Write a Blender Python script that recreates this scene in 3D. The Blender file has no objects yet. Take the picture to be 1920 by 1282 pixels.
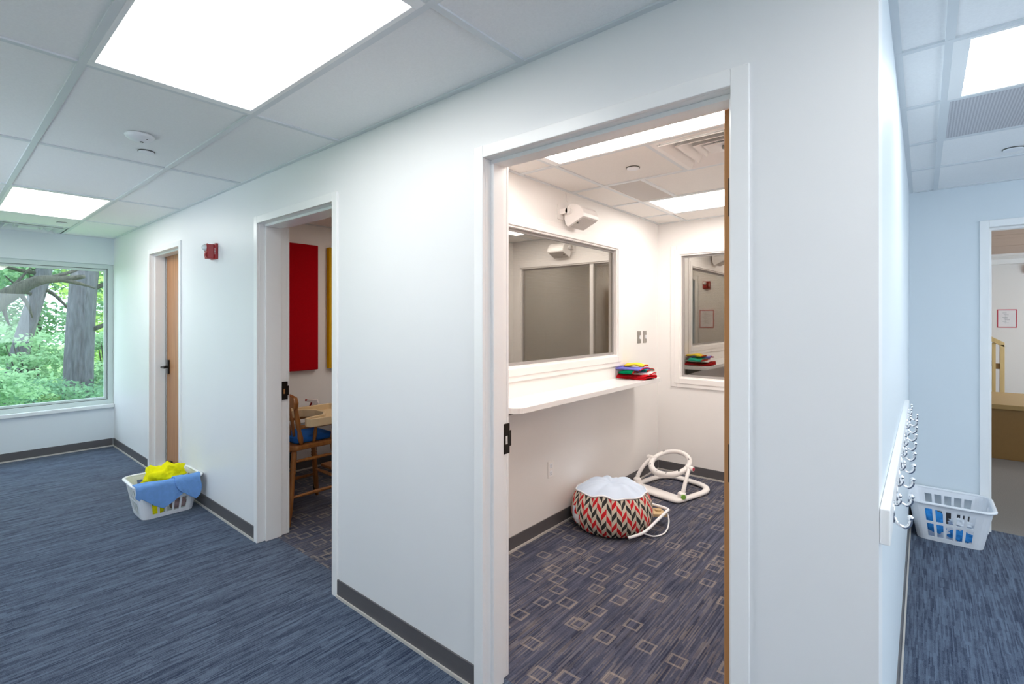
import bpy, math, random
import numpy as np
from mathutils import Vector, Matrix, noise
random.seed(7)
PI = math.pi
SC = bpy.context.scene
COL = SC.collection

# ------------------------------------------------------------------ camera
cam_d = bpy.data.cameras.new('camera')
cam_d.sensor_width = 36.0
cam_d.lens = 920.1 / 1920 * 36.0
cam_d.shift_y = -42.6 / 1920
cam_d.clip_start = 0.05
cam = bpy.data.objects.new('camera', cam_d)
COL.objects.link(cam)
cam.location = (0, -1.4253, 1.4933)
cam.rotation_euler = (PI / 2, 0, math.radians(39.95))
SC.camera = cam

# ------------------------------------------------------------------ world, sun, exposure
SKY_STRENGTH = 3.8
SUN_STRENGTH = 3.6
CORRIDOR_LAMP = 7.8
ROOM_LAMP = 12.0
world = bpy.data.worlds.new('sky')
SC.world = world
world.use_nodes = True
wn = world.node_tree
wbg = wn.nodes['Background']
wbg.inputs[0].default_value = (0.76, 0.89, 1.0, 1)
wbg.inputs[1].default_value = SKY_STRENGTH
sun_d = bpy.data.lights.new('sun', 'SUN')
sun_d.energy = SUN_STRENGTH
sun_d.angle = 0.02
sun_d.color = (1.0, 0.97, 0.88)
sun = bpy.data.objects.new('sun', sun_d)
COL.objects.link(sun)
sun.rotation_euler = Vector((0.15, 0.7, 1.0)).to_track_quat('Z', 'Y').to_euler()
sun.location = (0, 0, 20)
vs = SC.view_settings
vs.view_transform = 'Standard'
vs.look = 'None'
vs.gamma = 1
vs.use_curve_mapping = False
vs.exposure = 0.15
SC.cycles.use_denoising = True
SC.cycles.diffuse_bounces = 6

# ------------------------------------------------------------------ node helpers and materials
class NT:
    def __init__(s, name):
        s.m = bpy.data.materials.new(name); s.m.use_nodes = True
        s.t = s.m.node_tree
        s.p = s.t.nodes['Principled BSDF']; s.out = s.t.nodes['Material Output']
    def n(s, ty, **kw):
        x = s.t.nodes.new(ty)
        for k, v in kw.items(): setattr(x, k, v)
        return x
    def l(s, a, b): s.t.links.new(a, b)
    def put(s, sock, v):
        if hasattr(v, 'is_output'): s.l(v, sock)
        else: sock.default_value = v
    def math(s, op, a, b=0.0, c=0.0):
        x = s.n('ShaderNodeMath', operation=op)
        for i, v in enumerate((a, b, c)):
            s.put(x.inputs[i], v)
        return x.outputs[0]
    def vmath(s, op, a, b=(0, 0, 0)):
        x = s.n('ShaderNodeVectorMath', operation=op)
        s.put(x.inputs[0], a); s.put(x.inputs[1], b)
        return x.outputs[0]
    def mix(s, f, a, b):
        x = s.n('ShaderNodeMix', data_type='RGBA')
        s.put(x.inputs[0], f); s.put(x.inputs[6], a); s.put(x.inputs[7], b)
        return x.outputs[2]
    def noise(s, vec, scale, detail=2.0, rough=.5):
        x = s.n('ShaderNodeTexNoise'); s.put(x.inputs['Vector'], vec)
        x.inputs['Scale'].default_value = scale; x.inputs['Detail'].default_value = detail
        x.inputs['Roughness'].default_value = rough
        return x.outputs['Fac']
    def ramp(s, f, stops):
        x = s.n('ShaderNodeValToRGB'); s.l(f, x.inputs[0])
        e = x.color_ramp.elements
        while len(e) < len(stops): e.new(0.5)
        for i, (p, c) in enumerate(stops):
            e[i].position = p; e[i].color = (*c, 1)
        return x.outputs[0]
    def pos(s): return s.n('ShaderNodeNewGeometry').outputs['Position']
    def objc(s): return s.n('ShaderNodeTexCoord').outputs['Object']
    def uv(s): return s.n('ShaderNodeTexCoord').outputs['UV']
    def scale(s, v, k): return s.vmath('MULTIPLY', v, k)
    def bump(s, h, st, dist=.002):
        b = s.n('ShaderNodeBump'); b.inputs['Strength'].default_value = st; b.inputs['Distance'].default_value = dist
        s.l(h, b.inputs['Height']); s.l(b.outputs[0], s.p.inputs['Normal'])
    def base(s, v): s.put(s.p.inputs['Base Color'], v)
    def rough(s, v): s.put(s.p.inputs['Roughness'], v)

def plain(name, col, rough=.5, metal=0, var=.06, vs_=6.0, bump=0, bs=200, spec=.5, obj=True):
    k = NT(name)
    v = k.objc() if obj else k.pos()
    f = k.noise(v, vs_, 3)
    a = tuple(c * (1 - var) for c in col); b = tuple(min(1, c * (1 + var)) for c in col)
    k.base(k.mix(f, (*a, 1), (*b, 1)))
    k.rough(rough); k.p.inputs['Metallic'].default_value = metal
    k.p.inputs['Specular IOR Level'].default_value = spec
    if bump: k.bump(k.noise(v, bs, 2), bump)
    return k.m

def wood(name, c1, c2, ax=2, rough=.4, sc=9):
    k = NT(name)
    st = [40, 40, 40]; st[ax] = 2.2
    v = k.scale(k.objc(), tuple(st))
    f = k.noise(v, sc / 10, 4, .6)
    k.base(k.ramp(f, [(.25, c1), (.75, c2)])); k.rough(rough)
    return k.m

def emit(name, col, st):
    k = NT(name)
    k.base((.9, .9, .9, 1))
    k.p.inputs['Emission Color'].default_value = (*col, 1)
    k.p.inputs['Emission Strength'].default_value = st
    return k.m

def carpet(name, dark, light, tan, squares):
    k = NT(name)
    p = k.pos()
    fine = k.noise(k.scale(p, (130, 7, 1)), 1.0, 1)
    mid = k.noise(k.scale(p, (34, 9, 1)), 1.0, 2)
    big = k.noise(k.scale(p, (5, 4, 1)), 1.0, 2)
    grain = k.noise(k.scale(p, (260, 260, 1)), 1.0, 1)
    sep = k.n('ShaderNodeSeparateXYZ'); k.l(p, sep.inputs[0])
    def streaks(fx, fy, seed):
        ci = k.math('FLOOR', k.math('MULTIPLY', sep.outputs[0], fx))
        w0 = k.n('ShaderNodeTexWhiteNoise', noise_dimensions='1D'); k.l(k.math('ADD', ci, seed), w0.inputs['W'])
        sg = k.math('FLOOR', k.math('ADD', k.math('MULTIPLY', sep.outputs[1], fy), k.math('MULTIPLY', w0.outputs['Value'], 17.0)))
        cb = k.n('ShaderNodeCombineXYZ'); k.l(ci, cb.inputs[0]); k.l(sg, cb.inputs[1]); cb.inputs[2].default_value = seed
        w1 = k.n('ShaderNodeTexWhiteNoise', noise_dimensions='3D'); k.l(cb.outputs[0], w1.inputs['Vector'])
        return w1.outputs['Value']
    if squares:
        s = k.math('ADD', k.math('MULTIPLY', streaks(150, 5, 2.0), .42), k.math('MULTIPLY', streaks(75, 3.0, 5.0), .22))
        s = k.math('ADD', s, k.math('MULTIPLY', k.noise(k.scale(p, (9, 7, 1)), 1.0, 2), .36))
    else:
        s = k.math('ADD', k.math('MULTIPLY', streaks(210, 9, 2.0), .40), k.math('MULTIPLY', streaks(60, 6.5, 5.0), .24))
        wv = k.noise(k.scale(p, (16, 34, 1)), 1.0, 2)
        s = k.math('ADD', s, k.math('ADD', k.math('MULTIPLY', mid, .18), k.math('MULTIPLY', wv, .20)))
    s = k.math('ADD', s, k.math('MULTIPLY', k.math('SUBTRACT', grain, .5), .7))
    col = k.ramp(s, [(.20, dark), (.80, light)])
    if squares:
        tot = None
        for i, (sz, off, thr) in enumerate(((.148, .0, .52), (.163, .47, .68))):
            q = k.vmath('ADD', k.scale(p, (1 / sz, 1 / sz, 0)), (off, off * 1.7, 0))
            cell = k.vmath('FLOOR', q)
            w = k.n('ShaderNodeTexWhiteNoise', noise_dimensions='3D'); k.l(k.vmath('ADD', cell, (3.1 + i, 7.7, .5)), w.inputs['Vector'])
            sp = k.n('ShaderNodeSeparateXYZ'); k.l(w.outputs['Color'], sp.inputs[0])
            d = k.vmath('SUBTRACT', k.vmath('SUBTRACT', q, cell), (.5, .5, 0))
            sd = k.n('ShaderNodeSeparateXYZ'); k.l(d, sd.inputs[0])
            dx = k.math('ABSOLUTE', k.math('SUBTRACT', sd.outputs[0], k.math('MULTIPLY', k.math('SUBTRACT', sp.outputs[0], .5), .42)))
            dy = k.math('ABSOLUTE', k.math('SUBTRACT', sd.outputs[1], k.math('MULTIPLY', k.math('SUBTRACT', sp.outputs[1], .5), .42)))
            ch = k.math('MAXIMUM', dx, dy)
            ring = k.math('MULTIPLY', k.math('GREATER_THAN', ch, .185), k.math('LESS_THAN', ch, .262))
            ring = k.math('MULTIPLY', ring, k.math('GREATER_THAN', sp.outputs[2], thr))
            tot = ring if tot is None else k.math('MAXIMUM', tot, ring)
        streak = k.math('MULTIPLY', k.math('GREATER_THAN', streaks(170, 7, 9.0), .62), k.math('MINIMUM', k.math('MAXIMUM', k.math('MULTIPLY', k.math('SUBTRACT', big, .36), 4.0), .0), 1.0))
        f = k.math('ADD', k.math('MULTIPLY', tot, .42), k.math('MULTIPLY', streak, .26))
        f = k.math('MULTIPLY', f, k.math('ADD', .45, fine))
        col = k.mix(k.math('MINIMUM', f, 1.0), col, (*tan, 1))
    k.base(col); k.rough(.95)
    k.p.inputs['Specular IOR Level'].default_value = .12
    k.p.inputs['Sheen Weight'].default_value = .12
    k.bump(k.math('ADD', k.math('MULTIPLY', fine, .6), grain), .5, .003)
    return k.m

def mirror_glass(name, refl, tint):
    k = NT(name)
    tr = k.n('ShaderNodeBsdfTransparent'); tr.inputs[0].default_value = (*tint, 1)
    gl = k.n('ShaderNodeBsdfGlossy'); gl.inputs['Roughness'].default_value = 0.0
    gl.inputs[0].default_value = (.96, .955, .92, 1)
    mx = k.n('ShaderNodeMixShader'); mx.inputs[0].default_value = refl
    k.l(tr.outputs[0], mx.inputs[1]); k.l(gl.outputs[0], mx.inputs[2]); k.l(mx.outputs[0], k.out.inputs[0])
    return k.m

M = {}
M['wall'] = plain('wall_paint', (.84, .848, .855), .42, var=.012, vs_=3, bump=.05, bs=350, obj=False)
M['wall_side'] = plain('wall_paint_daylight_tint', (.74, .80, .84), .42, var=.012, vs_=3, bump=.05, bs=350, obj=False)  # wall paint copy with the cool daylight tint put into its colour
M['wall_room'] = plain('room_wall_paint', (.86, .84, .82), .5, var=.012, vs_=3, bump=.05, bs=350, obj=False)
M['frame'] = plain('frame_enamel', (.91, .91, .905), .28, var=.015)
M['tile'] = plain('ceiling_tile_mineral', (.92, .92, .92), .95, var=.05, vs_=120, bump=.3, bs=260, spec=.1, obj=False)
M['tile_room'] = plain('room_tile_mineral', (.86, .83, .80), .95, var=.05, vs_=120, bump=.3, bs=260, spec=.1, obj=False)
M['grid'] = plain('grid_steel', (.72, .75, .77), .45, var=.02)
M['slab'] = plain('slab', (.5, .5, .5), .9)
M['rubber'] = plain('charcoal_rubber', (.105, .10, .105), .45, var=.08)
M['toe'] = plain('cove_toe_highlight', (.60, .57, .53), .4, var=.05)  # pale colour paints in the highlight along the cove toe
M['carpet_hall'] = carpet('hall_carpet', (.014, .024, .058), (.125, .165, .235), (.3, .3, .3), False)
M['carpet_room'] = carpet('room_carpet', (.014, .020, .046), (.090, .098, .145), (.36, .30, .25), True)
M['carpet_lobby'] = plain('lobby_carpet', (.24, .215, .195), .95, var=.35, vs_=170, bump=.4, bs=300, obj=False)
M['oak'] = wood('oak_door', (.36, .15, .055), (.52, .25, .10), 2)
M['oak_edge'] = wood('oak_door_edge', (.42, .19, .06), (.56, .27, .10), 2)
M['black'] = plain('black_metal', (.018, .016, .015), .35, .6)
M['chrome'] = plain('chrome', (.85, .86, .88), .08, 1.0, var=.01)
M['steel'] = plain('brushed_steel', (.45, .43, .40), .35, .9)
M['plastic'] = plain('white_plastic', (.86, .87, .90), .35, var=.02)
M['warmplastic'] = plain('warm_white_plastic', (.88, .85, .83), .4, var=.02)
M['glass'] = mirror_glass('window_glass', .04, (.95, .975, 1.0))
M['mirror'] = mirror_glass('observation_glass', .42, (.50, .46, .38))
M['winframe'] = plain('window_frame_paint', (.62, .70, .69), .45, var=.02)
M['sill'] = plain('sill_paint', (.82, .86, .88), .35, var=.02)
M['gasket'] = plain('gasket', (.05, .05, .05), .6)
M['greyframe'] = plain('grey_glazing_bead', (.33, .31, .30), .5)
M['lampA'] = emit('corridor_diffuser', (1.0, .985, .965), CORRIDOR_LAMP)
M['lampR'] = emit('room_diffuser', (1.0, .93, .87), ROOM_LAMP)
M['lampS'] = emit('side_diffuser', (.90, .96, 1.0), CORRIDOR_LAMP * .85)
M['red'] = plain('red_enamel', (.36, .014, .018), .35, var=.05)
M['lens'] = plain('strobe_lens', (.80, .84, .84), .08, var=.04)
M['whiteink'] = plain('white_ink', (.85, .8, .8), .6)
M['ink'] = plain('grey_ink', (.30, .30, .34), .7)
M['paper'] = plain('paper', (.86, .84, .86), .8)
M['pinkframe'] = plain('red_paper_border', (.60, .06, .10), .6)
M['redfab'] = plain('red_acoustic_fabric', (.44, .002, .008), .9, var=.12, vs_=60, bump=.5, bs=400, spec=.1)
M['yellowfab'] = plain('yellow_acoustic_fabric', (.74, .42, .01), .9, var=.1, vs_=60, bump=.5, bs=400, spec=.1)
M['laminate'] = plain('shelf_laminate', (.80, .79, .79), .35, var=.02)
M['blind'] = plain('taupe_blind', (.55, .38, .20), .6, var=.05)
M['bluetowel'] = plain('blue_towel', (.20, .40, .80), .95, var=.15, vs_=30, bump=.8, bs=260, spec=.05)
M['bluecloth'] = plain('bright_blue_cloth', (.05, .30, .72), .9, var=.2, vs_=14, bump=.5, spec=.05)
M['yellow'] = plain('yellow_cloth', (.95, .84, .01), .85, var=.14, vs_=18, bump=.5, bs=120, spec=.08)
M['tealcloth'] = plain('teal_cloth', (.01, .12, .22), .9, var=.2, spec=.05)
M['mixcloth'] = plain('rose_grey_cloth', (.34, .24, .25), .9, var=.5, vs_=50, spec=.05)
M['whitecloth'] = plain('white_cloth', (.80, .82, .86), .9, var=.04)
M['t_red'] = plain('towel_red', (.52, .012, .02), .95, var=.1, bump=.5, spec=.05)
M['t_purple'] = plain('towel_purple', (.17, .17, .56), .95, var=.1, bump=.5, spec=.05)
M['t_yellow'] = plain('towel_yellow', (.85, .62, .06), .95, var=.1, bump=.5, spec=.05)
M['t_teal'] = plain('towel_teal', (.03, .44, .30), .95, var=.1, bump=.5, spec=.05)
M['t_green'] = plain('towel_green', (.0, .17, .07), .95, var=.1, bump=.5, spec=.05)
M['t_white'] = plain('towel_white', (.78, .70, .68), .95, var=.06, bump=.5, spec=.05)
M['padblue'] = plain('pale_blue_pad', (.60, .70, .84), .85, var=.04, vs_=10, bump=.2, bs=120, spec=.1)
M['cushblue'] = plain('blue_seat_pad', (.015, .10, .36), .85, var=.15, spec=.1)
M['green'] = plain('green_button', (.25, .52, .08), .35)
M['tan'] = plain('tan_board', (.60, .44, .24), .6, var=.1)
M['darkgrey'] = plain('dark_grey_mark', (.10, .10, .09), .5)
M['chairwood'] = wood('honey_wood', (.22, .075, .016), (.40, .17, .045), 2, .3)
M['traybeige'] = plain('tray_beige', (.72, .56, .34), .4, var=.03)
M['greytable'] = plain('grey_table', (.16, .155, .16), .6)
M['benchwood'] = plain('bench_laminate', (.30, .165, .05), .45, var=.07, vs_=25)
M['benchtop'] = plain('bench_top_laminate', (.46, .30, .11), .45, var=.05, vs_=25)
M['railwood'] = wood('pale_rail_wood', (.58, .40, .16), (.72, .54, .26), 2, .5)
M['plank'] = wood('ceiling_plank', (.50, .37, .29), (.62, .47, .38), 0, .6)
M['spray'] = plain('clear_bottle', (.80, .80, .80), .2)
M['perf'] = None
def perforated(name, col, hole, sc, axy):
    k = NT(name)
    w = k.n('ShaderNodeTexVoronoi', feature='F1'); k.l(k.scale(k.pos(), axy), w.inputs['Vector'])
    w.inputs['Scale'].default_value = sc; w.inputs['Randomness'].default_value = 0
    k.base(k.mix(k.math('LESS_THAN', w.outputs['Distance'], .33), (*col, 1), (*hole, 1))); k.rough(.5)
    return k.m
M['perf'] = perforated('perforated_panel', (.60, .60, .63), (.36, .36, .40), 90, (1, 1, 0))
M['perf_warm'] = perforated('perforated_panel_warm', (.60, .56, .53), (.34, .31, .30), 130, (1, 1, 0))
M['mesh_grille'] = perforated('speaker_mesh', (.66, .62, .59), (.50, .47, .45), 320, (1, 1, 1))

def chevron():
    k = NT('chevron_fabric')
    s = k.n('ShaderNodeSeparateXYZ'); k.l(k.uv(), s.inputs[0])
    u = k.math('MULTIPLY', s.outputs[0], 52.0)
    i = k.math('FLOOR', u); fu = k.math('SUBTRACT', u, i)
    odd = k.math('MODULO', i, 2.0)
    zig = k.math('ADD', k.math('MULTIPLY', odd, fu), k.math('MULTIPLY', k.math('SUBTRACT', 1.0, odd), k.math('SUBTRACT', 1.0, fu)))
    v = k.math('ADD', k.math('MULTIPLY', s.outputs[1], 7.5), k.math('MULTIPLY', zig, 1.2))
    j = k.math('FLOOR', v)
    a = k.math('ADD', k.math('ADD', j, i), 40)
    m4 = k.math('MODULO', a, 4.0)
    isr = k.math('LESS_THAN', k.math('ABSOLUTE', k.math('SUBTRACT', m4, 0.0)), .5)
    isb = k.math('LESS_THAN', k.math('ABSOLUTE', k.math('SUBTRACT', m4, 2.0)), .5)
    c = k.mix(isr, (.66, .60, .50, 1), (.62, .022, .03, 1))
    c = k.mix(isb, c, (.04, .04, .04, 1))
    k.base(c); k.rough(.85)
    k.p.inputs['Specular IOR Level'].default_value = .15
    return k.m
M['chevron'] = chevron()

def leafmat(name, c1, c2):
    k = NT(name)
    inf = k.noise(k.pos(), 1.3, 2)
    inf2 = k.noise(k.pos(), 9, 1)
    c = k.mix(k.math('ADD', k.math('MULTIPLY', inf, .6), k.math('MULTIPLY', inf2, .4)), (*c1, 1), (*c2, 1))
    d = k.n('ShaderNodeBsdfDiffuse'); t = k.n('ShaderNodeBsdfTranslucent')
    k.l(c, d.inputs[0]); k.l(c, t.inputs[0])
    mx = k.n('ShaderNodeMixShader'); mx.inputs[0].default_value = .5
    k.l(d.outputs[0], mx.inputs[1]); k.l(t.outputs[0], mx.inputs[2]); k.l(mx.outputs[0], k.out.inputs[0])
    return k.m
M['leafA'] = leafmat('leaf_bright', (.28, .46, .09), (.62, .80, .30))
M['leafB'] = leafmat('leaf_mid', (.14, .30, .16), (.44, .66, .40))
M['leafC'] = leafmat('leaf_deep', (.06, .18, .10), (.28, .48, .30))
def barkmat(name, a, b):
    k = NT(name)
    v = k.scale(k.objc(), (14, 14, 2.6))
    f = k.noise(v, 1.6, 4, .65)
    k.base(k.ramp(f, [(.3, a), (.7, b)])); k.rough(.9); k.bump(f, .9, .03)
    return k.m
M['bark'] = barkmat('grey_bark', (.05, .052, .060), (.125, .13, .15))
M['barkd'] = barkmat('brown_bark', (.018, .021, .014), (.060, .064, .042))
M['grass'] = plain('grass', (.16, .34, .08), .9, var=.4, vs_=3, obj=False)

# ------------------------------------------------------------------ mesh helpers
class MB:
    def __init__(s): s.v = []; s.f = []; s.uv = None
    def face(s, *idx): s.f.append(tuple(idx))
    def box(s, x0, x1, y0, y1, z0, z1):
        b = len(s.v)
        for x in (x0, x1):
            for y in (y0, y1):
                for z in (z0, z1): s.v.append((x, y, z))
        for q in ((0, 1, 3, 2), (4, 6, 7, 5), (0, 4, 5, 1), (2, 3, 7, 6), (0, 2, 6, 4), (1, 5, 7, 3)):
            s.f.append(tuple(b + i for i in q))
        return s
    def rings(s, rings, closed=False, caps=True, loop=True):
        b = len(s.v); n = len(rings[0])
        for r in rings: s.v.extend(tuple(p) for p in r)
        m = len(rings)
        for i in range(m if closed else m - 1):
            for j in range(n if loop else n - 1):
                a0 = b + i * n + j; a1 = b + i * n + (j + 1) % n
                c0 = b + ((i + 1) % m) * n + j; c1 = b + ((i + 1) % m) * n + (j + 1) % n
                s.f.append((a0, a1, c1, c0))
        if caps and not closed and loop:
            s.f.append(tuple(b + j for j in reversed(range(n))))
            s.f.append(tuple(b + (m - 1) * n + j for j in range(n)))
        return s
    def lathe(s, prof, seg=24, c=(0, 0, 0), fn=None):
        rings = []
        for r, z in prof:
            rg = []
            for j in range(seg):
                a = 2 * PI * j / seg
                rr = r; zz = z
                if fn: rr, zz = fn(a, r, z)
                rg.append((c[0] + rr * math.cos(a), c[1] + rr * math.sin(a), c[2] + zz))
            rings.append(rg)
        return s.rings(rings)
    def tube(s, pts, r, seg=8, closed=False, smooth=0, flat=None, caps=True):
        pts = [Vector(p) for p in pts]
        rs = list(r) if isinstance(r, (list, tuple)) else [r] * len(pts)
        if smooth:
            P = []; R = []; n = len(pts)
            rng = n if closed else n - 1
            for i in range(rng):
                p0 = pts[(i - 1) % n] if (closed or i > 0) else pts[0]
                p1 = pts[i]; p2 = pts[(i + 1) % n]
                p3 = pts[(i + 2) % n] if (closed or i + 2 < n) else pts[-1]
                for k in range(smooth):
                    t = k / smooth
                    P.append(.5 * ((2 * p1) + (p2 - p0) * t + (2 * p0 - 5 * p1 + 4 * p2 - p3) * t * t + (3 * p1 - p0 - 3 * p2 + p3) * t ** 3))
                    R.append(rs[i] * (1 - t) + rs[(i + 1) % n] * t)
            if not closed: P.append(pts[-1]); R.append(rs[-1])
            pts, rs = P, R
        n = len(pts); rings = []; up = None
        for i in range(n):
            if closed: d = pts[(i + 1) % n] - pts[(i - 1) % n]
            else: d = pts[min(i + 1, n - 1)] - pts[max(i - 1, 0)]
            d.normalize()
            if up is None: up = Vector((0, 0, 1)) if abs(d.z) < .9 else Vector((1, 0, 0))
            if flat is not None: up = Vector((0, 0, 1))
            sd = d.cross(up)
            if sd.length < 1e-6: sd = d.cross(Vector((1, 0, 0)))
            sd.normalize(); u2 = sd.cross(d).normalized(); up = u2
            rings.append([pts[i] + sd * math.cos(2 * PI * j / seg) * rs[i] + u2 * math.sin(2 * PI * j / seg) * rs[i] * (flat or 1) for j in range(seg)])
        return s.rings(rings, closed, caps)
    def prism(s, poly, axis, a0, a1):
        b = len(s.v); n = len(poly)
        for a in (a0, a1):
            for p, q in poly:
                s.v.append({'x': (a, p, q), 'y': (p, a, q), 'z': (p, q, a)}[axis])
        for j in range(n): s.f.append((b + j, b + (j + 1) % n, b + n + (j + 1) % n, b + n + j))
        s.f.append(tuple(b + j for j in reversed(range(n)))); s.f.append(tuple(b + n + j for j in range(n)))
        return s
    def grid(s, nu, nv, fn):
        b = len(s.v)
        for j in range(nv + 1):
            for i in range(nu + 1): s.v.append(tuple(fn(i / nu, j / nv)))
        for j in range(nv):
            for i in range(nu):
                a = b + j * (nu + 1) + i
                s.f.append((a, a + 1, a + nu + 2, a + nu + 1))
        return s
    def mesh(s, name, mat, smooth=False):
        me = bpy.data.meshes.new(name)
        me.from_pydata([tuple(v) for v in s.v], [], s.f)
        me.validate(); 
        import bmesh
        bm = bmesh.new(); bm.from_mesh(me); bmesh.ops.recalc_face_normals(bm, faces=bm.faces); bm.to_mesh(me); bm.free()
        me.materials.append(mat)
        if smooth: me.polygons.foreach_set('use_smooth', [True] * len(me.polygons))
        return me
    def build(s, name, mat, parent=None, smooth=False, bevel=0, solid=0, loc=None, rot=None, sub=0, auto=False):
        o = bpy.data.objects.new(name, s.mesh(name, M[mat] if isinstance(mat, str) else mat, smooth))
        COL.objects.link(o)
        if parent: o.parent = parent
        if loc: o.location = loc
        if rot: o.rotation_euler = rot
        if solid:
            m = o.modifiers.new('solid', 'SOLIDIFY'); m.thickness = solid; m.offset = 0
        if bevel:
            m = o.modifiers.new('bevel', 'BEVEL'); m.width = bevel; m.segments = 2; m.limit_method = 'ANGLE'
        if sub:
            m = o.modifiers.new('sub', 'SUBSURF'); m.levels = sub; m.render_levels = sub
        return o

def empty(name, loc=(0, 0, 0), rz=0, parent=None):
    o = bpy.data.objects.new(name, None); COL.objects.link(o)
    o.location = loc; o.rotation_euler = (0, 0, rz); o.empty_display_size = .1
    if parent: o.parent = parent
    return o
def tag(o, label, cat, group=None):
    o['label'] = label; o['category'] = cat
    if group: o['group'] = group
    return o
def struct(o, label=None):
    o['kind'] = 'structure'
    if label: o['label'] = label
    return o
def bx(name, mat, parent, *boxes, **kw):
    m = MB()
    for b in boxes: m.box(*b)
    return m.build(name, mat, parent, **kw)
def dup(root, loc, rz, label=None, group=None):
    r = root.copy(); COL.objects.link(r); r.location = loc; r.rotation_euler = (0, 0, rz)
    if label: r['label'] = label
    if group: r['group'] = group
    for ch in list(root.children):
        c = ch.copy(); COL.objects.link(c); c.parent = r
        for g in list(ch.children):
            d = g.copy(); COL.objects.link(d); d.parent = c
    return r

# ------------------------------------------------------------------ dimensions
H = 2.44
XE, XC, YR = -7.33, -.079, 3.32      # corridor end, outside corner, side hall end
XL, YB, XR = -2.031, 3.267, -.20     # observation room: window wall, back wall, inner right wall
X2 = -4.713                          # play room far wall
T1, T2 = .13, .17
YF = -2.45                           # wall behind the camera
XF = 3.0
Y9 = 9.3
ZT = 2.56
D1, D2, D3 = (-1.336, -.405), (-3.402, -2.462), (-5.865, -4.985)
DZ = 2.133

# ------------------------------------------------------------------ structure: floors, walls
struct(bx('floor', 'carpet_hall', None, (XE - .2, XC, YF, .12, -.1, 0), (XC, XF, YF, YR + .10, -.1, 0)), 'blue-grey streaked hall carpet')
struct(bx('floor', 'carpet_room', None, (X2 - .2, XC, .12, YB + .2, -.1, 0)), 'navy room carpet patterned with small tan square outlines')
struct(bx('floor', 'carpet_lobby', None, (-1.2, XF, YR + .10, Y9 + .2, -.1, 0)), 'speckled brown-grey lobby carpet')

fr = .02   # wall stops this far inside the door frames
struct(bx('wall_corridor', 'wall', None,
    (XE - .2, D3[0] - fr, 0, T2, 0, ZT), (D3[0] - fr, D3[1] + fr, 0, T2, DZ + fr, ZT), (D3[1] + fr, D2[0] - fr, 0, T2, 0, ZT),
    (D2[0] - fr, D2[1] + fr, 0, T2, DZ + fr, ZT), (D2[1] + fr, XL - .06, 0, T2, 0, ZT), (XL - .06, D1[0] - fr, 0, T1, 0, ZT),
    (D1[0] - fr, D1[1] + fr, 0, T1, DZ + fr, ZT), (D1[1] + fr, XC, 0, T1, 0, ZT)), 'long white corridor wall with three doorways')
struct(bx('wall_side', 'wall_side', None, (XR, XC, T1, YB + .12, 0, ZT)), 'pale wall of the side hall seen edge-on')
# inner finish of the small room
struct(bx('wall_room_right', 'wall_room', None, (XR - .012, XR, T1, YB, 0, ZT)))
struct(bx('wall_room_front', 'wall_room', None, (XL, D1[0] - .06, T1, T1 + .012, 0, ZT), (D1[1] + .06, XR - .012, T1, T1 + .012, 0, ZT), (D1[0] - .06, D1[1] + .06, T1, T1 + .012, DZ + .06, ZT)))
W1 = (.62, 2.416, 1.176, 2.10)   # y0 y1 z0 z1 of observation window in wall x = XL
wx0, wx1 = XL - .12, XL
struct(bx('wall_room_left', 'wall_room', None, (wx0, wx1, T1, W1[0], 0, ZT), (wx0, wx1, W1[1], YB + .12, 0, ZT), (wx0, wx1, W1[0], W1[1], 0, W1[2]), (wx0, wx1, W1[0], W1[1], W1[3], ZT)), 'warm white wall with the wide observation window')
W2 = (-1.806, -.335, .925, 2.118)  # x0 x1 z0 z1 in wall y = YB
struct(bx('wall_room_back', 'wall_room', None, (XL, W2[0], YB, YB + .12, 0, ZT), (W2[1], XR, YB, YB + .12, 0, ZT), (W2[0], W2[1], YB, YB + .12, 0, W2[2]), (W2[0], W2[1], YB, YB + .12, W2[3], ZT)), 'warm white back wall of the observation room')
struct(bx('wall_behind_back', 'slab', None, (XL - .2, XR, YB + .40, YB + .46, 0, ZT), (XL - .2, XL - .14, YB + .12, YB + .40, 0, ZT)))  # unseen slabs added to keep sky light from behind the blinds
struct(bx('wall_playroom', 'wall_room', None, (X2 - .12, X2, T2, YB, 0, ZT), (X2 - .12, wx0, YB, YB + .12, 0, ZT)), 'warm white play room wall')
# corridor end wall with the big window
WY0, WZ0, WZ1 = -2.05, .50, 2.135
struct(bx('wall_end', 'wall_side', None, (XE - .2, XE, YF - .15, WY0, 0, ZT), (XE - .2, XE, WY0, 0, 0, WZ0 - .04), (XE - .2, XE, WY0, 0, WZ1, ZT)), 'corridor end wall around the window, blue-grey backlight put into its colour')
struct(bx('wall_behind', 'wall', None, (XE - .2, -5.0, YF - .15, YF, 0, ZT), (-3.3, XF + .2, YF - .15, YF, 0, ZT),
    (-5.0, -3.3, YF - .15, YF, 0, .95), (-5.0, -3.3, YF - .15, YF, 2.15, ZT)))  # opening added out of view to let daylight into the corridor
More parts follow.
